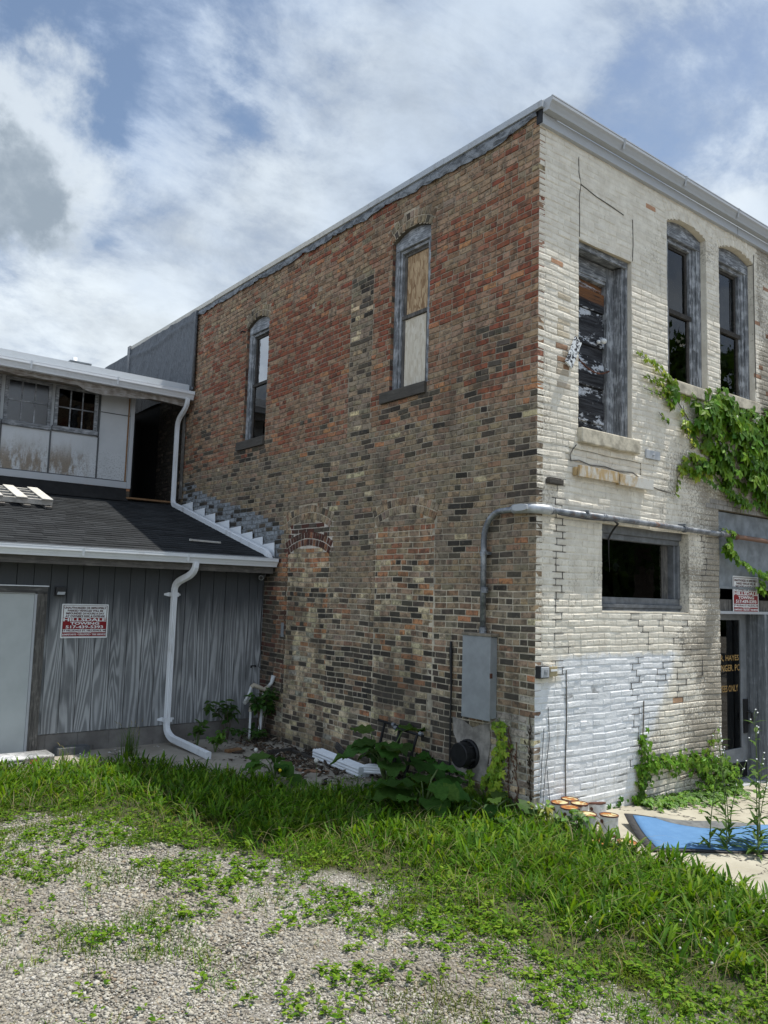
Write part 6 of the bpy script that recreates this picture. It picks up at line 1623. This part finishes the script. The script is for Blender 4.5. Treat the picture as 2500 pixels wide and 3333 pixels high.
for i, (x, y, h, lb) in enumerate([(.66, -1.42, .82, 'leftmost tall wildflower rising in front of the blue mat'), (.80, -1.50, .88, 'second tall wildflower from the left in front of the blue mat'), (.98, -1.42, .98, 'wildflower with white heads reaching the black kick plate of the door'), (1.22, -1.58, 1.18, 'tallest wildflower, its top beside the grey door jamb'), (1.02, -1.66, .80, 'short bushy wildflower between the tall ones before the mat'),
                                   (1.36, -1.48, .98, 'wildflower standing right of the tallest one'), (1.48, -1.72, .72, 'wildflower at the right picture edge beyond the mat'), (.90, -1.72, .62, 'lowest wildflower at the concrete edge in front of the mat'), (1.2, -1.30, .66, 'wildflower in the middle of the blue mat, behind the tallest')]): wildflower(x, y, h, lb, 70+i)
# leafy weed by the cans, saplings in the corner
def shrub(x, y, h, n, L, label, seed, name='leafy_weed', cat='plant', spread=.12, col=None, lean=(0, 0), z0=0):
    random.seed(seed); t = thing(name, label, cat, (x, y, z0)); s = MB(); m = MB(); col = col or [(.085, .17, .025), (.11, .21, .035), (.06, .13, .02)]
    tips = []
    for b in range(6):
        a = b*2.4; q = Vector((x+lean[0]+spread*math.cos(a)*random.uniform(.4, 1), y+lean[1]+spread*math.sin(a)*random.uniform(.4, 1), z0+h*random.uniform(.55, 1)))
        q.x = q.x if x > 0 else min(q.x, -.04); q.y = min(q.y, 5.22) if y > 3 else q.y
        mid = Vector((x, y, z0)).lerp(q, .5)+Vector((0, 0, h*.15)); s.tube([(x, y, z0), mid, q], [.006, .004, .002], 5); tips += [(mid, q)]*3
    for i in range(n):
        a, b = random.choice(tips); p = a.lerp(b, random.random()) + Vector((random.gauss(0, .02), random.gauss(0, .02), random.gauss(0, .02)))
        leaf_faces(m, p, (random.uniform(-1, 1), random.uniform(-1, .4), random.uniform(-.4, .3)), (random.uniform(-.3, .3), -.4, 1), L*random.uniform(.6, 1.2), L*.55, tuple(c*random.uniform(.85, 1.15) for c in random.choice(col)), curl=.3)
    s.build('stems', MAT['twig'] if name == 'sapling' else MAT['stem'], t); m.build('leaves', MAT['ivy'], t)
shrub(-.13, -.56, .27, 46, .085, 'bright leafy weed growing against the rusty paint cans', 81, spread=.16)
shrub(-.12, -.20, .24, 46, .08, 'small weed with yellow tinged leaves at the foot of the corner', 82, col=[(.16, .24, .03), (.22, .25, .03), (.10, .19, .03)])
shrub(-.56, 5.16, .66, 46, .13, 'spindly sapling in front of the grey siding', 83, 'sapling', 'sapling', .26, [(.04, .09, .018), (.06, .12, .022)], (-.16, -.05))
shrub(-.22, 4.82, .88, 190, .10, 'vine covered sapling smothering the white pipes in the corner', 84, 'sapling', 'sapling', .20, [(.045, .105, .018), (.07, .14, .024), (.03, .075, .014)])
shrub(-.40, 4.85, .24, 120, .075, 'low leafy clump at the foot of the corner pipes', 85, spread=.32, col=[(.04, .09, .018), (.055, .12, .02)])
shrub(-1.12, 4.42, .30, 90, .07, 'small bright green bushy weed at the end of the front downspout', 86, spread=.14, col=[(.10, .20, .025), (.07, .16, .02)])
shrub(-1.22, 4.75, .40, 50, .10, 'dark weed standing behind the downspout elbow', 87, spread=.10, col=[(.045, .10, .02), (.06, .12, .022)])
def tuft(x, y, h, n, label, seed):
    random.seed(seed); m = MB(); hd = MB(); t = thing('grass_tuft', label, 'grass tuft', (x, y, 0))
    for i in range(n):
        a = random.uniform(0, 2*PI); L = h*random.uniform(.5, 1); w = random.uniform(.006, .011); le = random.uniform(.1, .45); c0 = Vector((x+random.gauss(0, .05), y+random.gauss(0, .04), 0)); d = Vector((math.cos(a), math.sin(a), 0)); s = Vector((-d.y, d.x, 0)); vs = []
        for q in (0, .35, .7, 1): o = c0+d*L*le*q**2+Vector((0, 0, L*(q-.25*le*q**3))); vs += [o-s*w/2*(1.02-q), o+s*w/2*(1.02-q)]
        m.add(vs, [(0, 1, 3, 2), (2, 3, 5, 4), (4, 5, 7, 6)], random.choice([(.07, .15, .02), (.10, .19, .03), (.14, .2, .04)]))
        if i % 5 == 0:
            tp = (vs[-1]+vs[-2])/2
            leaf_faces(hd, tp-Vector((0, 0, .01)), (d.x*.4, d.y*.4, .9), (1, 0, 0), .07, .014, (.40, .35, .22), curl=.4)
    m.build('blades', MAT['grass'], t); hd.build('seed_heads', MAT['grass'], t)
tuft(-2.16, 4.72, .46, 90, 'tall seeding grass tuft in front of the shed foundation', 91)
tuft(-2.93, 4.78, .24, 24, 'small weed tuft at the edge of the concrete by the loose block', 92)
# dandelion clocks, a dandelion flower and clover heads
def ball(x, y, h, r, name, label, cat, mat, grp):
    t = thing(name, label, cat, (x, y, GZ(x, y)), grp); z = GZ(x, y)
    MB().tube([(x, y, z), (x+.01, y, z+h*.6), (x, y, z+h)], .0025, 5).build('stalk', MAT['stem'], t)
    MB().lathe([(0, -r), (r*.7, -r*.7), (r, 0), (r*.7, r*.7), (0, r)], (x, y, z+h), 10).build('head', mat, t, True)
fz = MAT['fluff'] = plain('seed_fluff', (.50, .49, .45), .95, 0, .25, 60)
ball(-1.28, 3.08, .27, .026, 'dandelion_clock', 'grey dandelion clock above the lower burdock leaves', 'dandelion', fz, 'dandelion clocks')
ball(-1.08, 2.12, .30, .028, 'dandelion_clock', 'grey dandelion clock standing before the loose white downspout', 'dandelion', fz, 'dandelion clocks')
ball(-1.42, 2.3, .20, .018, 'dandelion_flower', 'single yellow dandelion flower in the shaded grass', 'dandelion', plain('yellow_petals', (.6, .5, .02), .8), None)
random.seed(95); n = 0
while n < 22:
    x, y = random.uniform(-2.0, -.3), random.uniform(-3.3, -1.9)
    if not bool(in_view(np.array([[x, y, .08]]), 0)[0]) or x < -1.95+(y+3.3)*-.1: continue
    ball(x, y, random.uniform(.07, .13), random.uniform(.006, .0085), 'clover_flower', 'small white clover flower head in the front right grass', 'clover flower', MAT['fluff'], 'clover flowers in the front right grass'); n += 1
# a tall tree across the lot, seen mirrored in the upper windows
def tree(x, y, h, r, label, seed):
    r_ = np.random.default_rng(seed); t = thing('tree', label, 'tree', (x, y, -.2)); s = MB(); s.tube([(x, y, -.2), (x+.2, y, h*.3), (x, y+.2, h*.7)], [.45, .32, .12], 10)
    cs = []
    for i in range(26):
        a = r_.uniform(0, 2*PI); q = r_.uniform(.25, 1); c = np.array([x+r*.75*q*math.cos(a), y+r*.75*q*math.sin(a), h*(.32+.62*r_.random())]); cs.append(c)
        if i < 9: s.tube([(x, y, h*.3+.3*i), tuple((c+np.array([x, y, h*.5]))/2), tuple(c)], [.14, .08, .03], 6)
    s.build('trunk', MAT['twig'], t)
    n = 5200; k = r_.integers(0, 26, n); d = r_.normal(0, 1, (n, 3)); d /= np.linalg.norm(d, axis=1)[:, None]; p = np.array(cs)[k]+d*(r*.34*r_.random((n, 1))**.4)
    a = r_.normal(0, 1, (n, 3)); a /= np.linalg.norm(a, axis=1)[:, None]; b = np.cross(a, r_.normal(0, 1, (n, 3))); b /= np.linalg.norm(b, axis=1)[:, None]
    L = r_.uniform(.16, .34, (n, 1)); V = np.stack([p-a*L, p+b*L*.5, p+a*L, p-b*L*.5], 1).reshape(-1, 3) - np.array([x, y, -.2])
    np_mesh('crown', V, [np.arange(4*n).reshape(n, 4)], MAT['ivy'], np.repeat(np.array([(.05, .10, .018)])*r_.uniform(.6, 1.3, (n, 1)), 4, 0), t)
tree(21.5, -13, 13.5, 4.6, 'leafy tree across the lot mirrored in the upper front window', 5)
tree(31, -13, 15, 5.0, 'larger leafy tree across the lot mirrored in the right hand upper window', 6)

r_ = np.random.default_rng(8); n = 9000
p = np.stack([r_.uniform(4, 75, n), r_.uniform(-34, -26, n), np.zeros(n)], 1); p[:, 2] = -.2+r_.random(n)**.8*(5.5+3.5*fbm(p[:, 0], p[:, 0]*0, .12, 3))
a = r_.normal(0, 1, (n, 3)); a /= np.linalg.norm(a, axis=1)[:, None]; b = np.cross(a, r_.normal(0, 1, (n, 3))); b /= np.linalg.norm(b, axis=1)[:, None]
L = r_.uniform(.5, 1.1, (n, 1)); V = np.stack([p-a*L, p+b*L*.6, p+a*L, p-b*L*.6], 1).reshape(-1, 3)
o = np_mesh('far_hedge', V, [np.arange(4*n).reshape(n, 4)], MAT['ivy'], np.repeat(np.array([(.045, .085, .018)])*r_.uniform(.6, 1.3, (n, 1)), 4, 0)); o['kind'] = 'stuff'
SKYSTR, SUNSTR, EXPO, SKYBACK = .10, 4.1, 0.5, 1.45
SKYTINT = (1.05, 1.02, .95); SKYOFF = (0, 0, 0)
SKYBLOBS = [((0.27, 0.781, 0.564), 0.15, -0.06), ((0.189, 0.841, 0.508), 0.13, -0.08), ((0.321, 0.798, 0.511), 0.11, -0.05), ((0.421, 0.716, 0.556), 0.11, -0.05), ((0.743, 0.448, 0.497), 0.14, -0.08), ((0.434, 0.752, 0.497), 0.22, 0.08), ((0.492, 0.63, 0.601), 0.16, 0.07), ((0.626, 0.497, 0.6), 0.2, 0.06), ((0.253, 0.908, 0.333), 0.2, 0.05), ((0.802, 0.409, 0.435), 0.13, 0.06)]
CUM = ((.192, .868, .458), (.178, .892, .418))
# ================================================================== sky, sun, view
SUN = Vector((.37, -.118, 1)).normalized()
el = math.asin(SUN.z); azm = math.atan2(SUN.x, SUN.y)
W = bpy.data.worlds.new('World'); S.world = W; W.use_nodes = True
w = N.__new__(N); w.t = W.node_tree; w.n = w.t.nodes
bg = w.n['Background']
sky = w.new('ShaderNodeTexSky', sky_type='NISHITA'); sky.sun_disc = False; sky.sun_elevation = el; sky.sun_rotation = azm; sky.altitude = 200; sky.air_density = 1.0; sky.dust_density = 1.2; sky.ozone_density = 1.4
d = w.new('ShaderNodeTexCoord').outputs['Generated']; sp = w.sep(d)
den = w.math('MAXIMUM', w.math('ADD', sp[2], .34), .08)
p = w.comb(w.math('DIVIDE', sp[0], den), w.math('DIVIDE', sp[1], den), 0)
def gauss(v, r, wob):
    """soft cloud body round a direction, edge broken up by noise"""
    q = w.new('ShaderNodeVectorMath', operation='DISTANCE'); w.put(q.inputs[0], d); q.inputs[1].default_value = v
    return w.rng(w.math('ADD', q.outputs['Value'], wob), r, r*.45)
n1 = w.noise(w.map(p, (1, 1, 1), SKYOFF), 2.4, 11, .64, .4); n2 = w.noise(w.map(p, (1, 1, 1), (7.3, 2.2, 0)), 7.0, 7, .62, .2); n3 = w.noise(w.map(p, (.85, 1.25, 1), (1.7, 5.2, 0), (0, 0, .6)), 4.6, 11, .66, .35)
cv = w.math('ADD', w.math('MULTIPLY', n1, .46), w.math('ADD', w.math('MULTIPLY', n3, .36), w.math('MULTIPLY', n2, .25)))
low = w.rng(sp[2], .50, .12, .03, .12)
wb = w.math('MULTIPLY_ADD', n2, .14, -.07)
for v, r, a in SKYBLOBS: cv = w.math('ADD', cv, w.math('MULTIPLY', gauss(v, r, wb), a))
cv = w.math('ADD', cv, low)
cover = w.rng(cv, .44, .60)
dens = w.rng(cv, .50, .70)
shade = w.rng(w.noise(w.map(p, (1, 1, 1), (3.1, 9.4, 0)), 1.7, 6, .55, .2), .35, .68)
ccol = w.mix(dens, (3.0, 3.75, 5.0), w.mix(shade, (3.9, 4.55, 5.4), (5.6, 6.15, 6.6)))
wb2 = w.math('MULTIPLY_ADD', w.noise(d, 9, 9, .62), .26, -.13)
wh = w.math('MULTIPLY', gauss(CUM[0], .125, wb2), 1.0); dk = w.math('MULTIPLY', gauss(CUM[1], .085, w.math('MULTIPLY', wb2, .9)), w.rng(w.noise(w.map(d, (1, 1, 1), (3, 1, 2)), 16, 6, .6), .25, .6, .55, .95))
skc = w.mix(1, sky.outputs[0], SKYTINT, 'MULTIPLY')
ccol = w.mix(1, ccol, w.rng(w.math('ADD', w.math('MULTIPLY', n2, .5), w.math('MULTIPLY', n3, .5)), .34, .64, .84, 1.12), 'MULTIPLY')
c = w.mix(cover, skc, ccol)
c = w.mix(w.math('MULTIPLY', wh, .8), c, (5.7, 6.25, 6.7)); c = w.mix(dk, c, (2.2, 2.7, 3.25))
bm = w.math('ADD', w.math('MULTIPLY', sp[0], .75), w.math('MULTIPLY', sp[1], .65))   # sky outside the view is brightened here to fill the shaded walls
c = w.mix(1, c, w.rng(bm, .28, -.35, 1.0, SKYBACK), 'MULTIPLY')
w.put(bg.inputs[0], c); bg.inputs[1].default_value = SKYSTR
ld = bpy.data.lights.new('sun', 'SUN'); ld.energy = SUNSTR; ld.angle = Rd(.5); ld.color = (1, .955, .88)
lo_ = bpy.data.objects.new('sun', ld); COL.objects.link(lo_); lo_.rotation_euler = SUN.to_track_quat('Z', 'Y').to_euler(); lo_.location = (6, -4, 20)
S.view_settings.view_transform = 'Standard'; S.view_settings.look = 'None'; S.view_settings.gamma = 1; S.view_settings.exposure = EXPO
S.render.engine = 'CYCLES'; S.cycles.max_bounces = 8; S.cycles.transparent_max_bounces = 16; S.cycles.use_denoising = True
